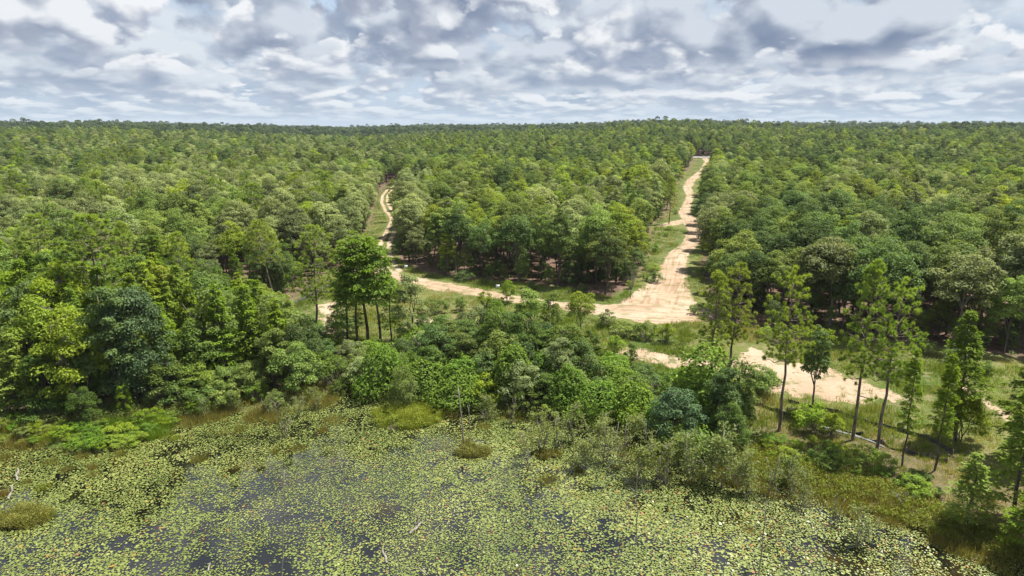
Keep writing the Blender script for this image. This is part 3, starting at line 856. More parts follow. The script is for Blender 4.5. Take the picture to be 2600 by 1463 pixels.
# --- trees one can pick out in the photograph: (kind, proto, leaf, base x, base y, tip y, width, lean, label)
PICK = [
    ('pine_tree', PINES[1], 'pine', 1797, 1010, 688, .95, 0, 'tall pine with its foot in vines, the shorter of the twin pines'),
    ('pine_tree', PINES[0], 'pine', 1846, 995, 668, .95, 0, 'tall pine with its foot in vines, the taller of the twin pines'),
    ('pine_tree', PINES[0], 'pine', 1978, 1095, 682, .82, .015, 'tall straight pine with bare lower trunk before the sand slope'),
    ('pine_tree', PINES[1], 'pine', 2165, 1118, 665, .78, .04, 'tall slim pine with long crown by the silt fence, next to the leaning pine'),
    ('pine_tree', PINES[0], 'pine', 2222, 1158, 712, .82, .06, 'leaning pine with forked lower limbs on the bank below the silt fence'),
    ('pine_tree', PINES[3], 'pine', 288, 935, 545, 1.25, 0, 'big branching pine with long bare limbs above the blue-green magnolia'),
    ('pine_tree', PINES[3], 'pine', 806, 852, 572, 1.05, 0, 'lone pine with thick foliage standing by the sand hollow'),
    ('cypress_tree', CYPS[2], 'cypress', 2290, 1185, 890, .70, 0, 'thin-stemmed dark tree with ragged crown before the silt fence'),
    ('cypress_tree', CYPS[2], 'cypress', 2372, 1195, 905, .8, .02, 'slim twin-stemmed tree at the end of the silt fence'),
    ('cypress_tree', CYPS[1], 'cypress', 2425, 1120, 800, 1.1, 0, 'large feathery cypress with shaggy crown near the footpath'),
    ('cypress_tree', CYPS[0], 'cypress', 2590, 1170, 790, 1.15, 0, 'large feathery cypress with stout grey trunk beside the footpath'),
    ('oak_tree', OAKS[3], 'oak_dark', 2062, 1040, 842, .85, 0, 'small dark tree with clumped lower leaves at the silt fence'),
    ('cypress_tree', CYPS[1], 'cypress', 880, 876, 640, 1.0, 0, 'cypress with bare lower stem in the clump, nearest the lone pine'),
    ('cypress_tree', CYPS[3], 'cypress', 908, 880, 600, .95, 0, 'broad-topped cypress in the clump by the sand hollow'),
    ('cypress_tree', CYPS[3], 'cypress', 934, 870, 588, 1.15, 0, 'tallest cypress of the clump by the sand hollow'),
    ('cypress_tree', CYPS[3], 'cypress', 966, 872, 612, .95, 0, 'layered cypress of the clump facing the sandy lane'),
    ('cypress_tree', CYPS[1], 'cypress', 996, 868, 660, .8, 0, 'shorter shaggy cypress at the lane side of the clump'),
    ('bay_tree', BAYS[2], 'oak_grey', 1045, 872, 690, 1.0, 0, 'silvery grey-green tree beside the cypress clump'),
    ('magnolia_tree', MAGNOLIA, 'magnolia', 362, 1012, 728, .95, 0, 'large blue-green magnolia with glossy leaves on the pond bank'),
    ('bay_tree', BAYS[3], 'sapling', 1022, 1040, 930, .75, 0, 'pale thin-leaved tree on the grassy islet'),
    ('oak_tree', OAKS[4], 'oak_yellow', 1478, 868, 745, .95, 0, 'small yellow-green tree with dark ivied stem before the sandy lane'),
    ('bay_tree', BAYS[2], 'oak_olive', 1345, 905, 730, 1.1, 0, 'open olive tree between the vine tower and the small yellow-green tree'),
    ('bay_tree', BAYS[2], 'oak_olive', 1400, 900, 740, .9, 0, 'slender olive tree next to the small yellow-green tree'),
    ('bay_tree', BAYS[3], 'willow', 1290, 770, 712, 1.0, 0, 'light green bushy tree on the verge by the white signboard'),
    ('bay_tree', BAYS[0], 'bay', 1600, 960, 870, .7, 0, 'small dark upright tree at the brim of the sand strip'),
    ('pine_tree', PINES[0], 'pine', 1730, 960, 855, .75, 0, 'young pine leaning over the sand strip beside the twin pines'),
    ('cypress_tree', CYPS[1], 'willow', 2455, 1345, 1150, 1.55, 0, 'wide yellow-green feathery bush tree on the bank by the brown marsh'),
    ('cypress_tree', CYPS[1], 'cypress', 2575, 1330, 1000, 1.2, 0, 'dark shaggy cypress crowding the bank below the footpath'),
    ('cypress_tree', CYPS[1], 'cypress', 2610, 1420, 1180, 1.5, 0, 'dark sprawling cypress bush hanging over the lily pads'),
    ('bay_tree', BAYS[1], 'willow', 2440, 1120, 985, .9, 0, 'round light green bush tree under the large cypress'),
    ('bay_tree', BAYS[3], 'bay', 1075, 872, 800, .9, 0, 'loose glossy bush tree hiding the sand hollow by the vine tower'),
    ('bay_tree', BAYS[0], 'oak_olive', 1120, 885, 800, .9, 0, 'olive upright bush tree on the lane side of the bank thicket'),
    ('bay_tree', BAYS[1], 'oak_grey', 1180, 880, 790, 1.0, 0, 'grey-green bushy tree next to the vine tower'),
    ('bay_tree', BAYS[3], 'oak_grey', 845, 862, 795, .8, 0, 'grey-green loose bush at the foot of the lone pine'),
    ('oak_tree', OAKS[4], 'oak_dark', 1802, 592, 492, 1.25, -.12, 'dark oak leaning out over the sand road near its spur'),
    ('bay_tree', BAYS[2], 'oak_dark', 1830, 1120, 930, 1.2, 0, 'dark slender tree rising from the vines below the twin pines'),
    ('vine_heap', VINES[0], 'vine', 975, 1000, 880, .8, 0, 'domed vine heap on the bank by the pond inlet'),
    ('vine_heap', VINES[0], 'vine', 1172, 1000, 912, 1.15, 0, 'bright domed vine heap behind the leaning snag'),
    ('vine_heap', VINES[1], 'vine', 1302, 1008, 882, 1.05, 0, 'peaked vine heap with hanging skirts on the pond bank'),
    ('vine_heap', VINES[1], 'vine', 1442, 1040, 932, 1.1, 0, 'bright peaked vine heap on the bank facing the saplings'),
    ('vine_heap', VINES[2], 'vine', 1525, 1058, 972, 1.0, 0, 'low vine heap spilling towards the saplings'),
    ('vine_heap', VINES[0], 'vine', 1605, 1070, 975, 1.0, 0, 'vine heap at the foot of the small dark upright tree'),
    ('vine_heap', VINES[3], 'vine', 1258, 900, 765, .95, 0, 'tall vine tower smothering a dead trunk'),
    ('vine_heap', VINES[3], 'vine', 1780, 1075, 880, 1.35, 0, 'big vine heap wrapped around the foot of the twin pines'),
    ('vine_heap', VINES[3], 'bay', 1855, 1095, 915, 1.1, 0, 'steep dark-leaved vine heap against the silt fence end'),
    ('bay_tree', BAYS[1], 'magnolia', 1715, 1135, 985, 1.2, 0, 'dark round glossy tree overhanging the lily pads'),
    ('bay_tree', BAYS[1], 'bay', 1845, 1150, 1020, .9, 0, 'dark rounded bush tree below the big vine heap'),
    ('bay_tree', BAYS[1], 'bay', 215, 1080, 985, 1.0, 0, 'olive rounded bush tree standing in the bright reed bed'),
    ('bay_tree', BAYS[0], 'willow', 320, 1055, 975, .8, 0, 'light green bush at the back of the bright reed bed'),
]
for nm, pr, mt, bx, by, ty, wd, lean, lb in PICK:
    x, y = at(bx, by); z0 = H1(x, y); H = top_height(y, ty) - z0
    cat = {'vine_heap': 'vines', 'pine_tree': 'pine', 'cypress_tree': 'cypress', 'oak_tree': 'oak', 'bay_tree': 'tree', 'magnolia_tree': 'magnolia'}[nm]
    grp = {'vine_heap': 'vine heaps on the pond bank', 'pine_tree': 'pines around the clearing', 'cypress_tree': 'cypresses of the clearing and the bank'}.get(nm)
    # the lean is in the plane of the picture, about the view axis
    plant(nm, pr, mt, x, y, H, lb, cat, grp, wd, rz=random.uniform(0, 6.28) if lean == 0 else random.uniform(-.5, .5), tilt=(0, lean))
    TAKEN.append((x, y, 1.6 * wd))

# --- pines that stand over the wood: tip in the photo and height in metres
for k, (tx, ty, H, v, w, words) in enumerate([
    (75, 402, 17, 2, 1.25, 'big flat-topped pine over the wood beyond the branching pine'), (215, 465, 16, 2, 1.1, 'flat-topped pine behind the branching pine'), (70, 545, 16, 3, 1.15, 'spreading pine above the dark bank trees'),
    (285, 375, 17, 2, 1.1, 'rounded pine rising from the pale wood'), (345, 380, 17, 2, 1.1, 'rounded pine close to another in the pale wood'), (410, 412, 16, 2, 1.1, 'flat pine with dense tufts in the pale wood'),
    (535, 388, 17, 1, .95, 'thin grey-stemmed pine above the pale wood'), (597, 405, 16, 2, .9, 'round-headed pine above the pale wood'), (622, 466, 16, 2, 1.05, 'dome-topped pine in the wood by the rutted track'),
    (745, 440, 17, 0, 1.0, 'bright pine in the wood near the rutted track'), (800, 432, 16, 2, 1.1, 'broad bright pine in the wood near the rutted track'), (300, 560, 15, 1, .9, 'pine crown touching the branching pine'),
    (135, 395, 16, 0, .9, 'open pine over the wood beside the big flat-topped pine'), (475, 470, 14, 0, .9, 'small pine half sunk in the pale wood'), (680, 560, 14, 2, .9, 'dim pine among oaks behind the lone pine'), (440, 590, 15, 3, .8, 'pine with drooping limbs amid the bank trees'),
    (1705, 450, 14, 1, .9, 'dark pine at the bend in the sand road'), (995, 455, 13, 0, .7, 'slim dark pine at the head of the rutted track')]):
    x, y = by_top(tx, ty, H)
    plant('pine_tree', PINES[v], 'pine', x, y, H, words, 'pine', 'pines standing over the wood', w); TAKEN.append((x, y, 1.8))

SKYLINE = [(1345, 317, 20), (1480, 313, 19), (1545, 308, 19), (1585, 309, 22), (1655, 301, 20), (1688, 302, 20), (1712, 301, 21), (1735, 303, 19), (1760, 306, 20), (1792, 309, 19), (1872, 303, 21), (1906, 305, 20), (1955, 312, 18), (2000, 311, 20), (2060, 314, 18), (2080, 314, 17),
           (185, 316, 17), (560, 322, 17), (690, 325, 16), (870, 328, 17), (1020, 326, 17), (1135, 322, 17), (1225, 321, 18), (330, 311, 18)]
for tx, ty, H in SKYLINE:
    d = ray(tx, ty); t = 760 if tx > 1300 else 1250
    x, y = d[0] * t, d[1] * t; z = CAM_Z + d[2] * t
    plant('pine_tree', PINES[0 if H % 2 else 2], 'pine', x, y, max(H, z - H1(x, y)), 'distant pine breaking the skyline ' + ('where the sand road points' if 1560 < tx < 1960 else 'over the middle wood' if 1100 < tx <= 1560 else 'beyond the rutted track' if tx <= 1100 else 'over the eastern wood'), 'pine', 'pines on the skyline', 1.25)

# --- belt of wet-ground trees along the bank
BELT_PX = [(-160, 1075), (0, 1062), (200, 1040), (420, 1020), (600, 1010), (760, 1005), (840, 990), (1000, 985), (1130, 1020), (1300, 1030), (1430, 1050), (1560, 1065), (1640, 1110), (1760, 1150), (1850, 1130),
           (1860, 1010), (1700, 965), (1500, 935), (1400, 895), (1050, 880), (820, 880), (740, 815), (600, 760), (300, 745), (0, 745), (-160, 745)]
BELT = [at(*p) for p in BELT_PX]
TOPLINE = ([-200, 0, 200, 420, 560, 700, 770, 830, 1000, 1060, 1150, 1240, 1400, 1500, 1560, 1650, 1720, 1900], [585, 590, 600, 640, 680, 720, 790, 845, 850, 815, 772, 762, 785, 822, 875, 915, 930, 925])


def to_px(x, y, z):
    dz = z - CAM_Z; f = y * CP - dz * SP
    return 1300 + FPX * x / f, 731.5 - FPX * (y * SP + dz * CP) / f


def poisson(poly, dist, rng, tries=30000, taken=()):
    q = np.array(poly); lo, hi = q.min(0), q.max(0); P = lo + (hi - lo) * rng.random((tries, 2)); P = P[inside(P, poly)]; out = []
    cell = {}
    for p in P:
        c = (int(p[0] // dist), int(p[1] // dist))
        if any(np.hypot(p[0] - a[0], p[1] - a[1]) < dist for i in (-1, 0, 1) for j in (-1, 0, 1) for a in cell.get((c[0] + i, c[1] + j), ())): continue
        if any((p[0] - t[0]) ** 2 + (p[1] - t[1]) ** 2 < (t[2] * .7) ** 2 for t in taken): continue
        cell.setdefault(c, []).append(p); out.append(p)
    return out


nbelt = 0
for p in poisson(BELT, 2.45, RN, 9000, TAKEN):
    x, y = p; z0 = H1(x, y); px, py = to_px(x, y, z0)
    if px < -140 or px > 1900: continue
    cap = top_height(y, np.interp(px, *TOPLINE) + random.uniform(0, 45)) - z0
    left = px < 760; front = sdist([p], POND)[0] > -5.5
    H = min(cap, random.uniform(5.5, 9.5) if not left else random.uniform(7.0, 14.5))
    if front: H = min(H, random.uniform(2.6, 5.0) if not left else random.uniform(3.5, 6.5))
    if H < 1.6: continue
    r = random.random()
    if r < .22 and not left: H = min(H, random.uniform(3.5, 6.0))
    if left: nm, pr, mt = ('cypress_tree', random.choice(CYPS[:2]), 'cypress' if r < .34 else 'willow') if r < .52 else ('bay_tree', random.choice(BAYS), random.choice(['bay', 'bay', 'willow', 'oak_olive', 'oak_yellow']))
    elif H > 3.4: nm, pr, mt = ('vine_heap', random.choice(VINES), 'vine') if r < .22 else ('bay_tree', random.choice(BAYS), random.choice(['bay', 'bay', 'oak_olive', 'oak_dark', 'oak_dark', 'oak_grey']))
    else: nm, pr, mt = ('vine_heap', VINES[2], 'vine') if r < .35 else ('shrub', random.choice(SHRUBS), random.choice(['bay', 'oak_olive', 'willow']))
    kind = {'cypress_tree': 'cypress', 'bay_tree': 'broadleaf tree', 'vine_heap': 'vine heap', 'shrub': 'shrub'}[nm]
    plant(nm, pr, mt, x, y, H, f'{size_word(H, 4, 7.5)} {pr[3]} {TONE[mt]} {kind} {place_words(x, y)}', {'cypress_tree': 'cypress', 'bay_tree': 'tree', 'vine_heap': 'vines', 'shrub': 'shrub'}[nm], 'dense growth along the pond bank',
          wide=min(1.5, max(.85, 1.15 * (pr[2] / H) ** .45)))
    nbelt += 1

# --- woods: every oak has a spot; the nearest stand as trees of their own, the rest make up the far wood
def wood_points(r0, r1, step, rng):
    m = int(r1 * .95 / step); ix, iy = np.meshgrid(np.arange(-m, m + 1), np.arange(0, int(r1 / step) + 1)); P = np.stack([(ix + .5 * (iy % 2)).ravel() * step, iy.ravel() * step], 1).astype(float)
    P += rng.uniform(-.36, .36, P.shape) * step
    d = np.hypot(P[:, 0], P[:, 1]); P = P[(d > r0) & (d <= r1) & (np.abs(P[:, 0]) < P[:, 1] * .80 + 8)]
    if r0 < 620:
        so = sdist(P, OPEN); P = P[so < -.9]
        P = P[~inside(P, BELT)]; P = P[sdist(P, POND) < -6]
        keep = np.ones(len(P), bool)
        for t in TAKEN: keep &= (P[:, 0] - t[0]) ** 2 + (P[:, 1] - t[1]) ** 2 > (t[2] + 1.0) ** 2
        P = P[keep]; P = P[(seg_dist(P, wC) > 2.2)]
        P = P[seg_dist(P, pv) > 5.5]
    return P


near = wood_points(62, 330, 4.7, RN); near = near[np.argsort(np.hypot(near[:, 0], near[:, 1]))]
COLS = ['oak_olive', 'oak_grey', 'oak_yellow', 'oak_dark']


def oak_colour(x, y, n=None):
    a = fbm(np.array([x / 38.0]), np.array([y / 38.0]), 21, 3)[0]; b = random.random() if n is None else n
    if b < .18: return random.choice(COLS)
    if x / max(y, 1) < -.12 and y > 120:                          # pale wood on the far side of the rutted track
        return 'oak_grey' if a > .44 else 'oak_olive'
    return 'oak_dark' if a < .40 else 'oak_olive' if a < .52 else 'oak_grey' if a < .58 else 'oak_yellow' if b > .6 else 'oak_olive'


# small trees of the shade along the rim of the woods
US = wood_points(95, 240, 3.1, RN); so = sdist(US, OPEN); US = US[(so > -8) & (RN.random(len(US)) < .62)]; UZ = height(US[:, 0], US[:, 1])
for (x, y), z in list(zip(US, UZ))[:230]:
    px = to_px(x, y, z)[0]
    if not -60 < px < 2660: continue
    pr, mt = (random.choice(BAYS), random.choice(['oak_dark', 'oak_dark', 'bay', 'oak_olive'])); H = random.uniform(2.6, 6.2)
    plant('understory_tree', pr, mt, x, y, H, f'{size_word(H, 3.5, 5)} {pr[3]} {TONE[mt]} small tree under oaks {place_words(x, y)}', 'tree', 'small trees along the wood edges', z=z, wide=1.0)
for tx, ty, H in [(2300, 322, 17), (2345, 312, 19), (2400, 309, 20), (2440, 312, 18), (2375, 330, 17), (2230, 335, 15), (2520, 330, 16), (2465, 340, 15), (150, 338, 14), (205, 345, 14), (1560, 318, 16), (1830, 318, 16), (590, 338, 13), (640, 350, 13), (1290, 470, 12), (2330, 370, 14)]:
    x, y = by_top(tx, ty, H); TAKEN.append((x, y, 2.5))
    plant('oak_tree', OAKS[random.choice((0, 1, 2))], 'oak_dark', x, y, H, 'large dark evergreen oak ' + ('in the dark clump on the skyline beyond the footpath' if tx > 2200 else 'standing over the pale wood beyond the branching pine' if tx < 300 else 'over the wood behind the rutted track' if tx < 700 else 'half sunk in the wood between the track and the sand road' if ty > 400 else 'on the skyline over the end of the sand road'), 'oak', 'large dark oaks over the canopy', wide=1.35)

STUFF = []                                       # (x, y, z, scale, index of kind, rotation)
KIND = [(i, c) for i in range(7) for c in COLS]
nown = 0
nearZ = height(near[:, 0], near[:, 1])
for (x, y), z in zip(near, nearZ):
    pxb, pyb = to_px(x, y, z + 6); i = random.randrange(7); c = oak_colour(x, y); pr = OAKS[i]
    H = random.uniform(7.6, 13.6) * (.86 + .3 * float(vnoise(np.array([x / 17]), np.array([y / 17]), 91)[0])) * (1.03 if y > 200 else 1) * (.80 if x < -8 and y < 122 else 1)
    if pxb < -160 or pxb > 2760: continue
    wet = x < -8 and y < 122
    if nown < 300 and -60 < pxb < 2660 and not wet:
        plant('oak_tree', pr, c, x, y, H, f'{size_word(H, 10, 11.8)} {TONE[c]} oak with {pr[3]} crown {place_words(x, y)}', 'oak', 'oaks of the woods', z=z, wide=random.uniform(.92, 1.12))
        nown += 1
    elif wet:
        r = random.random(); pr, mt, nm = (random.choice(BAYS), random.choice(['bay', 'willow', 'oak_olive', 'oak_grey']), 'bay_tree') if r < .45 else (random.choice(CYPS[:3]), 'cypress', 'cypress_tree') if r < .72 else (pr, c, 'oak_tree')
        kind = {'cypress_tree': 'cypress', 'bay_tree': 'broadleaf tree', 'oak_tree': 'oak'}[nm]
        plant(nm, pr, mt, x, y, H, f'{size_word(H, 8, 10)} {pr[3]} {TONE[mt]} damp-wood {kind} {place_words(x, y)}', {'cypress_tree': 'cypress', 'bay_tree': 'tree', 'oak_tree': 'oak'}[nm], 'trees of the damp wood', z=z, wide=1.15)
    else:
        STUFF.append((x, y, z, H / pr[2], KIND.index((i, c)), random.uniform(0, 6.28)))
for x, y in wood_points(330, 800, 5.3, RN):
    i = random.randrange(7); c = oak_colour(x, y) if random.random() > .42 else 'oak_dark'; STUFF.append((x, y, H1(x, y) if False else None, random.uniform(.68, 1.28), KIND.index((i, c)), random.uniform(0, 6.28)))
for k_, a in enumerate(STUFF):                      # groves of pine stand among the oaks
    x, y = a[0], a[1]; g_ = float(fbm(np.array([x / 60]), np.array([y / 60]), 131, 3)[0])
    if random.random() < (.12 if g_ > .58 else .02) * (1.3 if x < 0 else .6): STUFF[k_] = (x, y, a[2], random.uniform(.72, 1.0), 28 + random.randrange(3), a[5])
S = np.array([(a[0], a[1], 0 if a[2] is None else a[2], a[3], a[4], a[5]) for a in STUFF]); S[:, 2] = height(S[:, 0], S[:, 1])


def joined(parts, name):                         # one mesh of trunk and crown, for the far wood
    V, F, MI, T, mats, n = [], [], [], [], [], 0
    for k, me in enumerate(parts):
        v = np.empty(len(me.vertices) * 3, np.float32); me.vertices.foreach_get('co', v); f = np.empty(len(me.loops), np.int32); me.loops.foreach_get('vertex_index', f)
        t = np.empty(len(me.vertices), np.float32); me.attributes['tint'].data.foreach_get('value', t)
        V.append(v.reshape(-1, 3)); F.append(f.reshape(-1, 3) + n); n += len(V[-1]); MI.append(np.full(len(F[-1]), k)); T.append(t); mats.append(me.materials[0])
    return make_mesh(name, np.concatenate(V), np.concatenate(F), mats, np.concatenate(MI), np.concatenate(T))


def scatter(name, meshes, table, label):         # geometry nodes put the meshes on points; nobody could count them
    coll = bpy.data.collections.new(name + '_kinds')
    for k, me in enumerate(meshes): coll.objects.link(bpy.data.objects.new(f'{name}_kind_{k:02d}', me))
    me = bpy.data.meshes.new(name); me.vertices.add(len(table)); me.vertices.foreach_set('co', table[:, :3].astype(np.float32).ravel())
    for nm, ty, v in (('size', 'FLOAT', table[:, 3]), ('which', 'INT', table[:, 4]), ('turn', 'FLOAT', table[:, 5])):
        a = me.attributes.new(nm, ty, 'POINT'); a.data.foreach_set('value', v.astype(np.int32 if ty == 'INT' else np.float32))
    o = link(name, me, kind='stuff', label=label)
    ng = bpy.data.node_groups.new(name, 'GeometryNodeTree'); ng.interface.new_socket('Geometry', in_out='INPUT', socket_type='NodeSocketGeometry'); ng.interface.new_socket('Geometry', in_out='OUTPUT', socket_type='NodeSocketGeometry')
    N = ng.nodes; L = ng.links; gi = N.new('NodeGroupInput'); go = N.new('NodeGroupOutput'); ip = N.new('GeometryNodeInstanceOnPoints'); ci = N.new('GeometryNodeCollectionInfo')
    ci.inputs[0].default_value = coll; ci.inputs[1].default_value = True; ci.inputs[2].default_value = True

    def attr(nm, ty):
        a = N.new('GeometryNodeInputNamedAttribute'); a.data_type = ty; a.inputs[0].default_value = nm; return a.outputs[0]
    L.new(gi.outputs[0], ip.inputs['Points']); L.new(ci.outputs[0], ip.inputs['Instance']); ip.inputs['Pick Instance'].default_value = True
    L.new(attr('which', 'INT'), ip.inputs['Instance Index'])
    cb = N.new('ShaderNodeCombineXYZ'); L.new(attr('turn', 'FLOAT'), cb.inputs[2]); L.new(cb.outputs[0], ip.inputs['Rotation']); L.new(attr('size', 'FLOAT'), ip.inputs['Scale'])
    L.new(ip.outputs[0], go.inputs[0])
    md = o.modifiers.new('scatter', 'NODES'); md.node_group = ng
    return o


scatter('far_oak_wood', [joined([OAKS[i][0], crown_mesh(OAKS[i], c, 'crown')], f'oak_{i}_{c}') for i, c in KIND] + [joined([PINES[i][0], crown_mesh(PINES[i], 'pine', 'crown')], f'pine_{i}') for i in (0, 2, 3)], S, 'green oak wood stretching from the clearing towards the horizon')


def canopy(seed, size=26.0):
    rng = np.random.default_rng(seed); g = Geo(); m = 5
    for i in range(m):
        for j in range(m):
            c = (np.array((i, j)) + .5 + rng.uniform(-.32, .32, 2)) / m * size - size / 2; r = rng.uniform(2.6, 3.9); top = rng.uniform(6.0, 14.0) + (rng.uniform(3, 6) if rng.random() < .12 else 0); n = 120
            d = unit(rng, n); d[:, 2] = np.abs(d[:, 2]) * 1.0 - .25; P = np.array((c[0], c[1], top - r * .95)) + d * r * np.array((1, 1, .95)) * (rng.uniform(.6, 1.05, n) ** .5)[:, None]
            g.leaves(P, d + (0, 0, .4) + rng.normal(size=(n, 3)) * .4, rng.uniform(.7, 1.3, n) * 1.15, rng.uniform(.7, 1.3, n) * .85, rng, np.clip(rng.uniform(.2, .8) + rng.normal(size=n) * .2, 0, 1))
            g.tube([(c[0], c[1], -1), (c[0], c[1], top - r)], (.2, .12), 3, .1)
    return g.mesh('canopy', M['far'])


rf = np.random.default_rng(4); Fp = np.concatenate([wood_points(800, 1600, 23.0, rf), wood_points(1600, 4200, 30.0, rf)])
T = np.column_stack([Fp, height(Fp[:, 0], Fp[:, 1]), np.where(np.hypot(*Fp.T) > 1600, rf.uniform(1.15, 1.35, len(Fp)), rf.uniform(.95, 1.1, len(Fp))), rf.integers(0, 6, len(Fp)), rf.uniform(0, 6.28, len(Fp))])
T[:, 2] += rf.uniform(-2.5, 2.5, len(T)) - np.where(T[:, 3] > 1.12, 2.0, 0)
scatter('distant_forest', [canopy(200 + k) for k in range(6)], T, 'unbroken distant forest reaching the horizon')

# ------------------------------------------------------------------ lily pads, grasses and marsh plants that nobody could count
def pad_mat():
    m, nt, N, L = new_mat('lily_pad')
    a = nod(N, 'ShaderNodeAttribute', attribute_name='tint'); r = nod(N, 'ShaderNodeValToRGB'); L.new(a.outputs['Fac'], r.inputs[0])
    e = r.color_ramp.elements; e[0].position = 0; e[0].color = (.072, .104, .021, 1); e[1].position = .45; e[1].color = (.132, .163, .037, 1)
    for p, c in ((.80, (.216, .240, .064, 1)), (.93, (.255, .268, .092, 1)), (.955, (.27, .20, .03, 1)), (.975, (.26, .11, .03, 1)), (1.0, (.17, .08, .045, 1))):
        q = e.new(p); q.color = c
    p = nod(N, 'ShaderNodeBsdfPrincipled'); L.new(r.outputs[0], p.inputs['Base Color']); p.inputs['Roughness'].default_value = .38; p.inputs['Specular IOR Level'].default_value = .5
    o = nod(N, 'ShaderNodeOutputMaterial'); L.new(p.outputs[0], o.inputs[0])
    return m


HUMMOCKS = [(1035, 1062, 3.7), (60, 1320, 1.9), (505, 1168, .8), (1200, 1150, 1.5), (1385, 1155, 1.0), (1395, 1220, .7)]
HUM = [(*plane(x, y), r) for x, y, r in HUMMOCKS]


def lily_pads():
    rng = np.random.default_rng(8); st = .152
    xs = np.arange(-75, 75, st); ys = np.arange(36, 84, st); X, Y = np.meshgrid(xs, ys); P = np.stack([X.ravel(), Y.ravel()], 1) + rng.uniform(-.5, .5, (X.size, 2)) * st
    P = P[np.abs(P[:, 0]) < P[:, 1] * .79 + 3]
    P = P[sdist(P, POND) > -.6]
    for x, y, r in HUM: P = P[np.hypot(P[:, 0] - x, P[:, 1] - y) > r * .8]
    big = fbm(P[:, 0] / 9, P[:, 1] / 9, 31, 3); mid = fbm(P[:, 0] / 1.5, P[:, 1] / 1.5, 37, 3)
    u = P[:, 0] / P[:, 1]
    cover = .92 + .55 * (big - .5) - .22 * sstep(52, 42, P[:, 1]) * (u < .25) - .16 * np.exp(-((P[:, 0] + 18) / 9) ** 2 - ((P[:, 1] - 47) / 6) ** 2)
    cover = np.clip(cover + 2.2 * (mid - .5), .03, .98)
    P = P[rng.random(len(P)) < cover]; n = len(P)
    r = np.clip(np.exp(rng.normal(size=n) * .30 + math.log(.068)), .032, .135) * (1 + .5 * (fbm(P[:, 0] / 7, P[:, 1] / 7, 41, 2) - .5)); k = 7
    th = rng.uniform(0, 6.28, n)[:, None] + np.linspace(.25, 2 * np.pi - .25, k)[None, :]          # the gap is the notch of the pad
    V = np.zeros((n, k + 1, 3)); V[:, 1:, 0] = np.cos(th); V[:, 1:, 1] = np.sin(th)
    V *= r[:, None, None] * np.where(np.arange(k + 1) > 0, rng.uniform(.88, 1.08, (n, k + 1)), 1)[:, :, None]
    tl = rng.normal(size=(n, 2)) * .10; V[:, :, 2] = V[:, :, 0] * tl[:, :1] + V[:, :, 1] * tl[:, 1:] + rng.uniform(.016, .045, n)[:, None]
    V[:, 0, 2] -= .006; V[:, :, 0] += P[:, :1]; V[:, :, 1] += P[:, 1:]
    i = np.arange(n)[:, None] * (k + 1); F = np.concatenate([i + (0, j, j + 1) for j in range(1, k)], 0)
    warm = .02 + .035 * sstep(-12, 20, P[:, 0]) * sstep(60, 44, P[:, 1])
    t = np.clip(.5 + .7 * (fbm(P[:, 0] / 5, P[:, 1] / 5, 43, 3) - .5) + rng.normal(size=n) * .16, 0, .92); odd = rng.random(n) < warm; t[odd] = rng.uniform(.94, 1, odd.sum())
    me = make_mesh('lily_pads', V.reshape(-1, 3), F, pad_mat(), None, np.repeat(t, k + 1))
    link('lily_pads', me, kind='stuff', label='carpet of small round lily pads floating on the dark pond')


lily_pads()


def tufts(name, mat, P, per, H, W, label, rng, bend=.3, rad=.18, tint=None, zoff=0.0):
    n = len(P); Z = np.maximum(height(P[:, 0], P[:, 1]), -.1); Q = np.repeat(np.column_stack([P, Z + zoff - .03]), per, 0); m = len(Q)
    Q[:, :2] += rng.normal(size=(m, 2)) * rad
    D = np.column_stack([rng.normal(size=(m, 2)) * bend, np.ones(m)])
    Hh = np.repeat(np.broadcast_to(H, (n,)), per) * rng.uniform(.55, 1.2, m)
    g = Geo(); g.blades(Q, D, Hh, W, rng, np.clip(rng.uniform(0, 1, m) * .6 + np.repeat(np.broadcast_to(.2 if tint is None else tint, (n,)), per), 0, 1))
    return link(name, g.mesh(name, M[mat]), kind='stuff', label=label)


def fill(poly, n, rng):
    q = np.array(poly); lo, hi = q.min(0), q.max(0); P = lo + (hi - lo) * rng.random((n, 2)); return P[inside(P, poly)]


rg = np.random.default_rng(15)
G = fill(OPEN, 1900000, rg); d = np.hypot(G[:, 0], G[:, 1]); G = G[rg.random(len(G)) < np.clip((95 / d[:]) ** 1.6, .05, 1) * 1.0]
sand = np.max([f(G) for f in UNION], 0); lump = fbm(G[:, 0] / 4, G[:, 1] / 4, 51, 3); G = G[(sand + (lump - .5) * 3.6 < -.05 + .9 * (rg.random(len(G)) < .16)) & (sdist(G, POND) < -1)]
big = fbm(G[:, 0] / 11, G[:, 1] / 11, 53, 3); lump = fbm(G[:, 0] / 2.2, G[:, 1] / 2.2, 57, 3)
dry = big + .25 * (rg.random(len(G)) - .5) + .16 * (G[:, 0] > 26) > .60
k = rg.random(len(G)) < .35 + 1.1 * (lump - .35); G, dry, lump = G[k], dry[k], lump[k]
GH = .26 + 1.2 * np.clip(lump - .42, 0, 1) + .35 * sstep(.55, .7, fbm(G[:, 0] / 6, G[:, 1] / 6, 59, 2))
print('grass tufts', len(G))
tufts('meadow_grass', 'grass', G[~dry], 5, GH[~dry], .075, 'rough green grass of the clearing and road verges', rg, .32, .2)
tufts('straw_grass', 'straw', G[dry], 4, GH[dry] * .8, .065, 'dry straw-coloured grass on the sandy slope', rg, .4, .2)

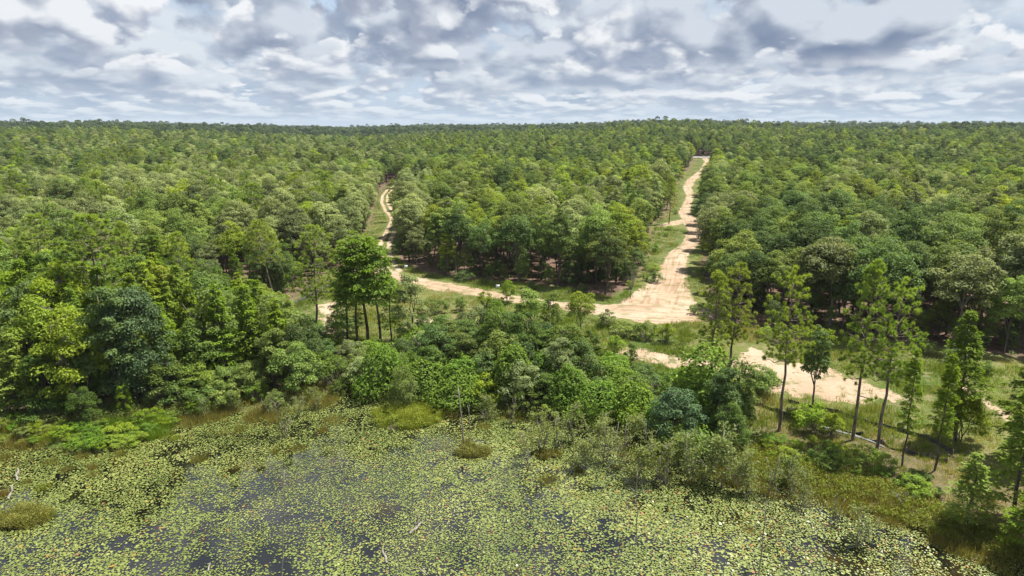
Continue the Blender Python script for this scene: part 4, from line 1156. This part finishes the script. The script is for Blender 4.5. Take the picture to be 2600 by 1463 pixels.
# marsh fringe along the water
Q = np.column_stack([rg.uniform(-75, 80, 160000), rg.uniform(36, 84, 160000)]); Q = Q[np.abs(Q[:, 0]) < Q[:, 1] * .8 + 2]; sp = sdist(Q, POND); nz = fbm(Q[:, 0] / 3, Q[:, 1] / 3, 61, 3)
k = (sp < 1.2 + (nz - .5) * 5) & (sp > -6) & (rg.random(len(Q)) < .25 + 1.2 * (nz - .3)); Q, sp, nz = Q[k], sp[k], nz[k]
REED = [at(*p) for p in [(190, 1105), (260, 1080), (400, 1060), (450, 1075), (430, 1105), (330, 1135), (230, 1150), (180, 1140)]]
REED2 = [at(*p) for p in [(-100, 1090), (60, 1075), (190, 1080), (190, 1120), (90, 1130), (-100, 1130)]]
inr = inside(Q, REED); in2 = inside(Q, REED2)
tufts('marsh_grass', 'marsh', Q[~inr & ~in2], 5, .35 + .9 * nz[~inr & ~in2], .05, 'brown and olive marsh grass fringing the pond', rg, .35, .2)
def ragged(poly, n, rng, amp=5.0):
    P = fill([(x * 1.0, y) for x, y in poly], n, rng); sd = sdist(P, poly); q = fbm(P[:, 0] / 2.2, P[:, 1] / 2.2, 83, 3); return P[sd + (q - .55) * amp > 0], q[sd + (q - .55) * amp > 0]


def clumps(name, mat, C, per, H, label, rng, W=.045, rad=.35):
    n = len(C); Z = np.maximum(height(C[:, 0], C[:, 1]), 0); hh = np.repeat(H, per); m = n * per; th = rng.uniform(0, 6.28, m); rr = rad * rng.uniform(0, 1, m) ** .7 * np.repeat(rng.uniform(.7, 1.5, n), per)
    P = np.repeat(np.column_stack([C, Z - .05]), per, 0) + np.column_stack([np.cos(th) * rr, np.sin(th) * rr, np.zeros(m)])
    D = np.column_stack([np.cos(th) * rr * 1.3 + rng.normal(size=m) * .2, np.sin(th) * rr * 1.3 + rng.normal(size=m) * .2, np.ones(m)])
    g = Geo(); g.blades(P, D, hh * rng.uniform(.45, 1.2, m), W, rng, np.clip(np.repeat(rng.uniform(0, .65, n), per) + rng.uniform(0, .35, m), 0, 1))
    return link(name, g.mesh(name, M[mat]), kind='stuff', label=label)


R1, q1 = ragged(REED, 1500, rg); R2, q2 = ragged(REED2, 1200, rg)
clumps('reeds', 'reed', R1[::2], 34, (.3 + 1.5 * np.clip(q1 - .3, 0, 1) * rg.uniform(.5, 1.5, len(R1)) + .1)[::2], 'bright green reeds on the bank of the pond', rg)
clumps('bank_herbs', 'islet', R2[::2], 34, (.2 + 1.3 * np.clip(q2 - .3, 0, 1) * rg.uniform(.5, 1.5, len(R2)))[::2], 'yellow-green herbs on the pond bank next to the reeds', rg)
for poly, mts in ((REED, ['reed', 'reed', 'vine', 'willow']), (REED2, ['islet', 'sapling', 'willow', 'reed'])):
    for x, y in poisson(poly, 1.25, rg, 900):
        pr = random.choice(SHRUBS); mt = random.choice(mts); H = random.uniform(.5, 1.25)
        plant('shrub', pr, mt, x, y, H, f'{size_word(H, .75, 1.0)} {pr[3]} {dict(reed="vivid green", islet="yellow-green").get(mt, TONE.get(mt))} leafy herb bush {place_words(x, y)}', 'shrub', 'leafy herbs on the pond bank', wide=1.7, z=max(0.0, H1(x, y)))
Rm = np.column_stack([rg.uniform(-75, 80, 16000), rg.uniform(36, 84, 16000)]); Rm = Rm[np.abs(Rm[:, 0]) < Rm[:, 1] * .8 + 2]; s_ = sdist(Rm, POND); Rm = Rm[(s_ < 1.2 + 5 * (fbm(Rm[:, 0] / 5, Rm[:, 1] / 5, 97, 2) - .45)) & (s_ > -5) & ~inside(Rm, REED) & (fbm(Rm[:, 0] / 3, Rm[:, 1] / 3, 61, 3) > .45)]
clumps('sedge', 'marsh', Rm, 30, rg.uniform(.4, 1.1, len(Rm)), 'brown tufted sedge along the water line', rg)


def herbs(name, mat, P, H, label, rng, L=.16, W=.09, per=16, rad=.45):
    n = len(P); Z = np.maximum(height(P[:, 0], P[:, 1]), 0); Q = np.repeat(np.column_stack([P, Z]), per, 0); m = len(Q); hh = np.repeat(np.broadcast_to(H, (n,)), per)
    d = unit(rng, m); Q = Q + d * np.array((rad, rad, 0)) * rng.uniform(.2, 1, m)[:, None]; Q[:, 2] += hh * (.15 + .85 * rng.random(m) ** .7)
    g = Geo(); g.leaves(Q, d + (0, 0, .7) + rng.normal(size=(m, 3)) * .4, rng.uniform(.7, 1.3, m) * L, rng.uniform(.7, 1.3, m) * W, rng, np.clip(np.repeat(rng.uniform(.1, .8, n), per) + rng.normal(size=m) * .15, 0, 1))
    return link(name, g.mesh(name, M[mat]), kind='stuff', label=label)


HB = [at(*p) for p in [(1870, 1150), (1960, 1130), (2120, 1180), (2280, 1240), (2420, 1310), (2640, 1400), (2700, 1470), (2600, 1440), (2400, 1372), (2200, 1298), (2000, 1240), (1870, 1205)]]
hb = fill(HB, 8000, rg); kk = fbm(hb[:, 0] / 3, hb[:, 1] / 3, 71, 3)
ok_ = kk > .38; mx_ = rg.random(len(hb)) < .55
herbs('leafy_herbs', 'islet', hb[ok_ & mx_], .25 + .7 * kk[ok_ & mx_], 'yellow-green low herbs on the bank sloping to the lily pads', rg)
herbs('marsh_herbs', 'marsh', hb[ok_ & ~mx_], .25 + .7 * kk[ok_ & ~mx_], 'olive-brown low marsh plants on the bank sloping to the lily pads', rg)
LC = [at(*p) for p in [(-150, 1060), (200, 1040), (500, 1015), (800, 1000), (860, 990), (1000, 985), (1130, 1020), (1300, 1035), (1560, 1070), (1640, 1130), (1600, 1100), (1420, 1078), (1300, 1066), (1130, 1042), (860, 1010), (560, 1050), (420, 1075), (-150, 1100)]]
lc = fill(LC, 9000, rg); kk = fbm(lc[:, 0] / 3, lc[:, 1] / 3, 73, 3)
herbs('waterside_herbs', 'sapling', lc[kk > .42], .3 + 1.1 * kk[kk > .42], 'low leafy growth where the bank trees meet the pond', rg, per=18)

fl = [np.array(at(*p)) for p in [(1932, 1036), (2030, 1060), (2130, 1080), (2240, 1120), (2400, 1172)]] + [np.array(at(*p)) for p in [(2420, 1150), (2290, 1095), (2130, 1050), (2000, 1020)]]
tt = rg.uniform(0, len(fl) - 1.001, 120); FC = np.array([fl[int(t)] + (fl[int(t) + 1] - fl[int(t)]) * (t % 1) for t in tt]) + rg.normal(size=(120, 2)) * 1.6
clumps('tall_weeds', 'grass', FC, 34, rg.uniform(.3, .95, len(FC)), 'tall green weeds growing along the silt fences', rg)

# litter-floor undergrowth at the rim of the woods
UW = wood_points(100, 210, 2.6, rg); UW = UW[(sdist(UW, OPEN) > -9) & (rg.random(len(UW)) < .55)]
herbs('undergrowth', 'oak_dark', UW, rg.uniform(.4, 1.6, len(UW)), 'low dark undergrowth below the oaks along the wood edges', rg, .24, .15, 26, .6)

# ------------------------------------------------------------------ plants in and by the water, one by one
SAPL = [(1340, 1180, 1075), (1366, 1152, 1050), (1422, 1142, 1040), (1468, 1195, 1110), (1500, 1165, 1050), (1532, 1178, 1070), (1572, 1190, 1070), (1612, 1222, 1120), (1668, 1215, 1095), (1692, 1222, 1130), (1748, 1222, 1110),
        (1790, 1232, 1090), (1832, 1240, 1130), (1884, 1250, 1150), (1952, 1262, 1150), (1905, 1252, 1170), (722, 1112, 1010), (2172, 1385, 1290), (1648, 1170, 1065), (1602, 1126, 1040), (1540, 1132, 1040), (1455, 1120, 1030),
        (1385, 1118, 1030), (1720, 1190, 1080), (1865, 1215, 1110), (2035, 1282, 1200), (2120, 1330, 1250), (600, 1040, 985), (520, 1062, 1000), (800, 1040, 985), (1300, 1075, 1010), (1250, 1062, 1000), (760, 1060, 1000), (690, 1050, 1000), (2010, 1255, 1165), (1985, 1235, 1150)]
for i, (bx, by, ty) in enumerate(SAPL):
    x, y = plane(bx, by); z = max(0, H1(x, y)); H = top_height(y, ty) - z; pr = SAPS[i % 4]
    plant('sapling', pr, 'sapling', x, y, H, f'{size_word(H, 3, 4.2)} {pr[3]} grey-green sapling in the shallows {place_words(x, y)}', 'sapling', 'saplings standing in the shallows', wide=1.15, z=z)
BUSH = poisson([at(*p) for p in [(1890, 1165), (1930, 1125), (2050, 1125), (2200, 1168), (2330, 1215), (2420, 1270), (2350, 1275), (2200, 1228), (2050, 1195)]], 1.45, rg, 3000)
for x, y in BUSH:
    pr = random.choice(SHRUBS); mt = random.choice(['vine', 'willow', 'bay', 'vine']); H = random.uniform(.8, 1.6)
    plant('shrub', pr, mt, x, y, H, f'{size_word(H, 1.2, 1.6)} {pr[3]} {TONE[mt]} shrub on the slope {place_words(x, y)}', 'shrub', 'shrubs on the slope below the silt fence', wide=1.3)
EDGE = [(480, 1030, 'bay'), (560, 1025, 'oak_olive'), (500, 1050, 'willow'), (655, 1015, 'vine'), (700, 1030, 'sapling'), (120, 1060, 'bay'), (160, 1055, 'willow'), (20, 1062, 'bay'), (420, 1030, 'sapling'), (860, 1000, 'bay'), (935, 995, 'bay'),
        (1080, 1020, 'bay'), (1120, 1035, 'bay'), (1230, 1045, 'oak_olive'), (1340, 1050, 'bay'), (1400, 1065, 'willow'), (1480, 1078, 'vine'), (1560, 1090, 'vine'), (1630, 1130, 'bay'), (1100, 800, 'oak_olive'), (1170, 790, 'oak_olive'), (1230, 780, 'willow'),
        (1120, 850, 'bay'), (1180, 870, 'oak_olive'), (1540, 830, 'oak_grey'), (1580, 850, 'oak_olive'), (1500, 890, 'bay'), (1560, 905, 'willow'), (1690, 870, 'willow'), (1640, 860, 'oak_olive'), (1760, 800, 'willow'), (1640, 715, 'vine'), (1600, 735, 'willow'),
        (1790, 700, 'bay'), (1655, 690, 'willow'), (1662, 640, 'vine'), (1690, 600, 'willow'), (1665, 720, 'bay'), (1715, 545, 'oak_olive'), (1712, 490, 'oak_olive'), (1775, 500, 'willow'), (1795, 640, 'willow'), (1700, 585, 'willow'), (1950, 860, 'willow'), (2080, 880, 'willow'), (1985, 870, 'oak_olive'), (2420, 920, 'bay'), (2500, 950, 'bay'), (2350, 900, 'oak_olive'), (2060, 1090, 'willow'), (2110, 1105, 'willow'), (1900, 1000, 'bay'), (1925, 985, 'bay'),
        (1350, 735, 'bay'), (1180, 715, 'oak_dark'), (1480, 750, 'oak_dark'), (720, 800, 'oak_grey'), (765, 830, 'oak_grey'), (870, 850, 'bay')]
for bx, by, mt in EDGE:
    x, y = at(bx, by); pr = random.choice(SHRUBS); H = random.uniform(1.6, 3.0) * (.8 if by < 760 else 1)
    plant('shrub', pr, mt, x, y, H, f'{size_word(H, 1.9, 2.6)} {pr[3]} {TONE[mt]} shrub {place_words(x, y)}', 'shrub', 'shrubs about the clearing and the bank', wide=1.2)

TUSS = [(*tussock(71), .8, 'round'), (*tussock(72, .8, .7, 320), .7, 'spreading'), (*tussock(73, .4, 1.0, 180), 1.0, 'upright')]
for i, (bx, by, s, mt) in enumerate([(505, 1170, 1.0, 'marsh'), (420, 1108, .8, 'islet'), (395, 1112, .6, 'islet'), (445, 1115, .7, 'islet'), (130, 1175, .7, 'marsh'), (235, 1190, .8, 'marsh'), (170, 1195, .7, 'marsh'), (240, 1205, .6, 'marsh'), (310, 1155, .9, 'marsh'), (210, 1160, .8, 'marsh'),
                                     (110, 1240, .7, 'islet'), (10, 1260, .9, 'marsh'), (70, 1225, .6, 'marsh'), (1395, 1222, 1.0, 'marsh'), (1185, 1128, .8, 'marsh'), (1230, 1085, .9, 'marsh'), (850, 1070, 1.2, 'marsh'), (820, 1095, .9, 'marsh'), (1565, 1188, .6, 'marsh'), (1368, 1152, .6, 'marsh'),
                                     (1470, 1198, .7, 'marsh'), (1750, 1226, .6, 'marsh'), (755, 1140, .7, 'marsh'), (700, 1150, .8, 'marsh'), (610, 1090, .8, 'marsh'), (1900, 1345, .5, 'marsh'), (130, 1310, .7, 'islet'), (5, 1165, .9, 'marsh')]):
    x, y = plane(bx, by); pr = TUSS[i % 3]
    words = {'marsh': 'brown', 'islet': 'yellow-green'}[mt]
    plant('grass_tussock', pr, mt, x, y, s * pr[2], f'{size_word(s, .7, .85)} {pr[3]} {words} grass tussock among lily pads {place_words(x, y)}', 'tussock', 'grass tussocks in the pond', wide=1.2, z=max(0, H1(x, y)))
SOIL = flat_mat('wet_peat', (.055, .042, .028), .9)


def mound(x, y, r, h, herb, label, cat, name, Hh, per=1500, mat='islet', sx=1.0):
    o = bpy.data.objects.new(name, None); COL.objects.link(o); o.location = (x, y, 0); o['label'] = label; o['category'] = cat
    n, m = 24, 6; V = [(0, 0, h)]; F = []
    for j in range(1, m + 1):
        for i in range(n):
            a = i / n * 6.2832; q = r * j / m * (1 + .25 * (vnoise(np.array([3 + 2 * math.cos(a) + x]), np.array([2 * math.sin(a) + y]), 5)[0] - .5)); V.append((math.cos(a) * q * sx, math.sin(a) * q, h * math.cos(j / m * 1.9)))
    for i in range(n): F.append((0, 1 + i, 1 + (i + 1) % n))
    for j in range(m - 1):
        for i in range(n):
            a = 1 + j * n + i; b = 1 + j * n + (i + 1) % n; F += [(a, a + n, b + n), (a, b + n, b)]
    link('soil', make_mesh('soil', V, F, SOIL, None, None, True), o)
    rng = np.random.default_rng(int(abs(x * 10))); k = int(per * r * 1.6); th = rng.uniform(0, 6.28, k); rr = r * rng.uniform(0, 1, k) ** .5 * 1.15
    lim = r * (.55 + .75 * fbm(np.cos(th) * 1.6 + 7 + x, np.sin(th) * 1.6 + y, 6, 3)); keep = rr < lim; th, rr, lim = th[keep], rr[keep], lim[keep]; k = len(th)
    P = np.column_stack([np.cos(th) * rr * sx, np.sin(th) * rr, h * np.cos(np.minimum(1, rr / r) * 1.6)]); D = np.column_stack([rng.normal(size=(k, 2)) * .5, np.ones(k)]); g = Geo()
    lump = fbm(P[:, 0] * 1.1 + 9, P[:, 1] * 1.1, 4, 3); lump = np.clip((lump - .3) * 2.2, 0, 1)
    g.blades(P - (0, 0, .1), D, rng.uniform(.4, 1.25, k) * Hh * (.25 + 1.4 * lump), .04, rng, np.clip(lump * .6 + rng.uniform(0, .45, k), 0, 1))
    m_ = k // 3; Q = P[:m_] + np.column_stack([np.zeros((m_, 2)), Hh * (.3 + 1.0 * lump[:m_]) * rng.uniform(.3, 1, m_)]); g.leaves(Q, rng.normal(size=(m_, 3)) + (0, 0, 1.0), .15, .08, rng, np.clip(lump[:m_] * .7 + rng.uniform(0, .4, m_), 0, 1))
    for q in range(int(9 * r)):
        j = rng.integers(k); cc = P[j] + (0, 0, Hh * .25); clump(g, cc, rng.uniform(.35, .75) * min(1.0, Hh), rng, 120, .17, .08, .8, .6, rng.uniform(.05, .85), .12)
    c = link('herbs', g.mesh('herbs', M[mat]), o); c['kind'] = 'stuff'
    return o


mound(*HUM[0][:2], 3.3, .35, None, 'grassy islet of bright yellow-green herbs among lily pads', 'islet', 'grass_islet', .95, 2600, 'islet', 1.25)
mound(*HUM[1][:2], 1.7, .25, None, 'olive grass hummock near the floating white branches', 'hummock', 'grass_hummock', .8, 1500, 'marsh', 1.4)
mound(*HUM[3][:2], 1.3, .2, None, 'olive grass hummock in the lily pads by the tall snag', 'hummock', 'grass_hummock', .6, 1300, 'marsh', 1.5)
mound(*HUM[4][:2], .9, .15, None, 'small olive grass hummock among the saplings', 'hummock', 'grass_hummock', .5, 1300, 'marsh', 1.6)

# ------------------------------------------------------------------ dead wood
def snag(bx, by, tx, ty, r, label, mat='twig', z=0.0, stubs=3, seed=1):
    rng = np.random.default_rng(seed); x, y = plane(bx, by); tz = top_height(y, ty); f = y * CP - (tz - CAM_Z) * SP; xt = (tx - 1300) / FPX * f
    o = bpy.data.objects.new('dead_snag', None); COL.objects.link(o); o.location = (x, y, 0); o['label'] = label; o['category'] = 'snag'; o['group'] = 'dead snags in the pond'
    g = Geo(); p = bent((0, 0, -.8), (xt - x, 0, tz), rng, 9, 0, .006); g.tube(p, np.linspace(r, r * .45, 9), 6); link('trunk', g.mesh('trunk', M[mat]), o)
    for k in range(stubs):
        a = p[rng.integers(5, 9)]; e = a + np.array((rng.normal() * .5, rng.normal() * .5, rng.uniform(.1, .6))); g = Geo(); g.tube(bent(a, e, rng, 3, 0, .05), (.03, .02, .008), 4); link('branch', g.mesh('branch', M[mat]), o)
    return o


snag(1182, 1130, 1163, 985, .11, 'tall grey leaning snag standing in the lily pads', 'twig', seed=2, stubs=2)
snag(1192, 1118, 1190, 1040, .05, 'thin pale dead stem behind the tall leaning snag', 'deadwood', seed=3, stubs=5)
snag(714, 1463, 722, 1195, .055, 'long thin dead pole in open water, the one across the pond from the lone pine', 'twig', seed=4)
snag(1617, 1380, 1618, 1195, .045, 'thin dead pole in the pads off the sapling thicket', 'twig', seed=5)
snag(1925, 1475, 1948, 1272, .05, 'thin leaning dead pole in the pads off the brown marsh', 'twig', seed=6)
for bx, by, ty, sd_, lb, mt, H0, wd in [(1156, 692, 548, 81, 'bleached leafless oak with spreading grey limbs at the wood edge', 'deadwood', 8, 1.0), (728, 1098, 1035, 82, 'grey leafless bush at the edge of the lily pads', 'twig', 3, 1.0), (1470, 1192, 1125, 83, 'grey leafless bush among the saplings', 'twig', 3, .9),
                                    (2285, 1290, 1215, 84, 'pale twisted dead bush on the brown marsh bank', 'deadwood', 3, 1.1), (1135, 1040, 975, 85, 'pale dead twigs behind the tall snag', 'deadwood', 3, .8), (1600, 760, 645, 86, 'thin bare tree at the edge of the wood by the road mouth', 'palebark', 8, .7), (1230, 1072, 1015, 87, 'small grey dead shrub in the brown sedge', 'twig', 3, .9),
                                    (560, 1010, 950, 88, 'grey dead shrub under the bank trees', 'twig', 3, 1.0), (2010, 1262, 1215, 89, 'pale dead twigs rising from the marsh herbs', 'deadwood', 3, .9)]:
    x, y = at(bx, by); big = H0 > 5; nm = 'dead_tree' if big else 'dead_shrub'
    pr = (*bare(sd_, H0, 2, 4 if big else 3, .12 if big else .05, mt, .62 if big else .75, .34 if big else .3, (2, 4) if big else (2, 5)), H0 * .95)
    o = plant(nm, (pr[0], None, pr[2]), None, x, y, top_height(y, ty) - max(0, H1(x, y)), lb, 'dead tree' if big else 'dead shrub', None, wd, z=max(0, H1(x, y)))
    o.children[0].name = 'branches'


def log(p0, p1, r, label, lift=.04, rise=0.0):
    a = np.array(plane(*p0)); b = np.array(plane(*p1)); rng = np.random.default_rng(int(p0[0])); g = Geo()
    L = np.hypot(*(b - a)); pts = bent((-(b - a)[0] / 2, -(b - a)[1] / 2, 0), ((b - a)[0] / 2, (b - a)[1] / 2, rise), rng, 6, 0, .02)
    g.tube(pts, r * np.array((.8, 1.05, .95, 1, .8, .5)), 7); g.tube(bent(pts[2], pts[2] + (.15, .2, .25), rng, 3, 0, .03), (r * .4, r * .3, r * .2), 5)
    o = link('floating_log', g.mesh('floating_log', M['deadwood']), label=label, category='log', group='bleached logs in the pond'); o.location = ((a[0] + b[0]) / 2, (a[1] + b[1]) / 2, lift)
    return o


log((1040, 1357), (1074, 1330), .10, 'bleached log floating in the pads beside a short stump', .06, .12)
log((983, 1432), (972, 1395), .09, 'bleached log lying lengthwise in the pads', .06)
log((43, 1222), (46, 1195), .10, 'short white log in the pads above the hummock', .08, .15)
log((22, 1270), (34, 1240), .10, 'white log stub in the pads by the hummock', .08, .25)
log((528, 1452), (534, 1430), .06, 'thin white branch floating in open water', .05)
log((1085, 1463), (1060, 1440), .05, 'thin pale stick floating at the pad edge', .05)
g = Geo(); rs = np.random.default_rng(3); g.tube(bent((0, 0, -.4), (.25, .1, .95), rs, 5, 0, .03), (.12, .11, .10, .08, .03), 7); g.tube([(.05, 0, .2), (-.1, .05, .45)], (.04, .02), 5)
o = link('tree_stump', g.mesh('tree_stump', M['deadwood']), label='short broken stump standing beside the floating log', category='stump'); o.location = (*plane(1057, 1332), 0)
for tx, ty, w_ in [(2105, 838, 1.1)]:
    x, y = at(tx, ty); plant('oak_tree', OAKS[4], 'oak_grey', x, y, top_height(y, 615) - H1(x, y), 'forked grey-green oak with pale limbs at the edge of the wood', 'oak', 'oaks of the woods', 1.15)

# ------------------------------------------------------------------ silt fences, signs, mast
FAB = flat_mat('silt_fabric', (.050, .050, .053), .85, 0, .35, 2.0); GREYFAB = flat_mat('faded_fabric', (.16, .165, .18), .8, 0, .25, 2.0); STAKE = flat_mat('stake_wood', (.30, .24, .16), .9)


def silt_fence(px, label, hgt=.65, slump=None, sd_=1):
    rng = np.random.default_rng(sd_); W = [np.array(at(*p)) for p in px]; pts = [W[0]]
    for a, b in zip(W[:-1], W[1:]):
        n = max(1, round(np.hypot(*(b - a)) / 2.0)); pts += [a + (b - a) * (i + 1) / n for i in range(n)]
    o = bpy.data.objects.new('silt_fence', None); COL.objects.link(o); o.location = (*pts[0], H1(*pts[0])); o['label'] = label; o['category'] = 'fence'; o['group'] = 'black silt fences'
    org = np.array((*pts[0], H1(*pts[0])))
    for i, p in enumerate(pts):
        g = Geo(); z = H1(*p); q = np.array((*p, z)) - org; ln = rng.normal(size=2) * .06
        g.tube([q - (0, 0, .3), q + (ln[0], ln[1], hgt + .12)], (.028, .028), 4); link('stake', g.mesh('stake', STAKE), o)
        if i == len(pts) - 1: break
        r = pts[i + 1]; V, F = [], []; m = 6; drop = slump(i / len(pts)) if slump else 0
        for k in range(m + 1):
            t = k / m; c = np.array(p) + (np.array(r) - p) * t; zz = H1(*c); s = math.sin(math.pi * t)
            side = np.array((r[1] - p[1], -(r[0] - p[0]))) / max(1e-6, np.hypot(*(np.array(r) - p)))
            for e in (-.006, .006):
                V += [np.array((*(c + side * (e - s * .05)), zz - .05)) - org, np.array((*(c + side * (e + drop * s * .5)), zz + hgt * (1 - .22 * s - .6 * drop * s))) - org]
            if k:
                b = 4 * k; a = b - 4
                F += [(a, b, b + 1), (a, b + 1, a + 1), (a + 2, b + 3, b + 2), (a + 2, a + 3, b + 3), (a + 1, b + 1, b + 3), (a + 1, b + 3, a + 3)]
        link('fabric_panel', make_mesh('fabric_panel', V, F, FAB), o)
    return o, org


F1, org = silt_fence([(1932, 1032), (1975, 1047), (2030, 1063), (2080, 1073), (2130, 1086), (2190, 1106), (2240, 1126), (2300, 1149), (2360, 1164), (2405, 1176)], 'black silt fence slumping along the slope behind the leaning pine', .46, lambda t: .9 if .3 < t < .65 else .25, 2)
silt_fence([(2000, 1022), (2060, 1036), (2130, 1051), (2200, 1076), (2290, 1097), (2360, 1118), (2420, 1155)], 'second black silt fence running on the grass side of the slumped one', .46, None, 3)
silt_fence([(745, 776), (790, 754), (845, 727)], 'short black silt fence behind the lone pine', .9, lambda t: .3, 4)
V, F = [], []
q = [np.array(at(*p)) for p in [(2070, 1078), (2100, 1085), (2130, 1094), (2170, 1104), (2205, 1117), (2240, 1132)]]
for k, c in enumerate(q):
    for e in (-.22, .0, .22):
        V.append(np.array((c[0], c[1] + e - .35, H1(*c) + .06 + .07 * (e == 0) + .03 * math.sin(k * 2.1 + e * 5))) - org)
    if k: F += [(3 * k - 3 + j, 3 * k + j, 3 * k + j + 1, 3 * k - 2 + j) for j in (0, 1)]
o = link('fallen_fabric', make_mesh('fallen_fabric', V, F, GREYFAB, None, None, True), F1); o['label'] = 'faded grey fabric lying along the fence foot'
WHITE = flat_mat('sign_white', (.72, .76, .82), .5, 0, .08)


def board(px, py, w, h, label, name='sign_board'):
    x, y = at(px, py); z = H1(x, y); o = bpy.data.objects.new(name, None); COL.objects.link(o); o.location = (x, y, z); o['label'] = label; o['category'] = 'sign'; o['group'] = 'white signs on the verge'
    for s in (-1, 1):
        g = Geo(); g.tube([(s * w * .42, .03, -.3), (s * w * .42, .03, .55 + h)], (.025, .025), 4); link('stake', g.mesh('stake', STAKE), o)
    b = [(-w / 2, -.02, .5), (w / 2, -.02, .5), (w / 2, 0, .5), (-w / 2, 0, .5)]; V = b + [(a, c, .5 + h) for a, c, _ in b]
    link('panel', make_mesh('panel', V, [(0, 1, 5, 4), (1, 2, 6, 5), (2, 3, 7, 6), (3, 0, 4, 7), (4, 5, 6, 7), (0, 3, 2, 1)], WHITE), o)


board(1264, 737, .65, .5, 'small white signboard on two stakes beside the sandy lane, nearer the road mouth')
board(1031, 686, .65, .5, 'small white signboard on two stakes in the grass by the rutted track')


def mast(px, py, t):
    d = ray(px, py); x, y = d[0] * t, d[1] * t; z = H1(x, y); hgt = CAM_Z + d[2] * t - z
    o = bpy.data.objects.new('radio_mast', None); COL.objects.link(o); o.location = (x, y, z); o['label'] = 'thin lattice radio mast far off on the skyline'; o['category'] = 'mast'
    g = Geo(); c = [(math.cos(a) * .9, math.sin(a) * .9) for a in (0, 2.094, 4.189)]
    for a in c: g.tube([(a[0], a[1], 0), (a[0] * .6, a[1] * .6, hgt)], (.16, .12), 4)
    for k in range(int(hgt / 3)):
        for i in range(3): g.tube([(*c[i], k * 3.0), (*c[(i + 1) % 3], k * 3 + 3.0)], (.07, .07), 3)
    link('lattice', g.mesh('lattice', flat_mat('mast_steel', (.45, .46, .5), .5)), o)
    g = Geo(); g.tube([(0, 0, hgt), (0, 0, hgt + 3)], (.12, .05), 4); link('antenna', g.mesh('antenna', bpy.data.materials['mast_steel']), o)


mast(1128, 309, 1500)

# ------------------------------------------------------------------ labels: where two read the same, name the neighbour that tells them apart
def settle_labels():
    T = [o for o in COL.objects if o.parent is None and 'label' in o.keys() and 'category' in o.keys()]
    by = {}
    for o in T: by.setdefault(o['label'], []).append(o)
    XY = np.array([o.location[:2] for o in T])
    for lb, L in list(by.items()):
        if len(L) < 2 or 'skyline' in lb: continue
        head = lb.split(' between ')[0].split(' beyond ')[0].split(' well')[0].split(' alongside')[0].split(' on the pond')[0].split(' beside ')[0].split(' in the damp')[0]
        for o in L:
            d = np.hypot(XY[:, 0] - o.location[0], XY[:, 1] - o.location[1])
            for j in np.argsort(d)[1:12]:
                n = T[j]; c = n['label'].split(' between ')[0].split(' beyond ')[0].split(' with ')[0].split(' on the')[0].split(' in the')[0].split(' beside ')[0].split(' well')[0].split(' alongside')[0]
                if c.split()[0] in ('the',) or len(c.split()) > 6: continue
                dy = n.location[1] - o.location[1]; dx = n.location[0] - o.location[0]
                rel = 'before' if dy > abs(dx) else 'behind' if dy < -abs(dx) else 'next to'
                mk = MK_N[int(np.argmin(np.hypot(MK_P[:, 0] - o.location[0], MK_P[:, 1] - o.location[1])))]
                new = f'{head} {rel} a {c} near {mk}'
                if len(new.split()) > 16: new = f'{head} {rel} a {c}'
                if len(new.split()) <= 16 and new not in by: o['label'] = new; by[new] = [o]; break


settle_labels()

# ------------------------------------------------------------------ the air: far woods pale a little towards the horizon
def haze():
    x, y0, y1, z0, z1 = 4600, -900, 4700, -12.0, 58.0
    V = [(a, b, c) for c in (z0, z1) for a, b in ((-x, y0), (x, y0), (x, y1), (-x, y1))]
    m, nt, N, L = new_mat('summer_haze')
    v = nod(N, 'ShaderNodeVolumePrincipled'); v.inputs['Color'].default_value = (.80, .88, 1.0, 1); v.inputs['Density'].default_value = .00006; v.inputs['Anisotropy'].default_value = 0.0
    o = nod(N, 'ShaderNodeOutputMaterial'); L.new(v.outputs[0], o.inputs['Volume'])
    me = make_mesh('haze', V, [(0, 3, 2, 1), (4, 5, 6, 7), (0, 1, 5, 4), (1, 2, 6, 5), (2, 3, 7, 6), (3, 0, 4, 7)], m)
    link('haze', me, kind='stuff', label='thin pale summer haze over the whole wood')


haze()
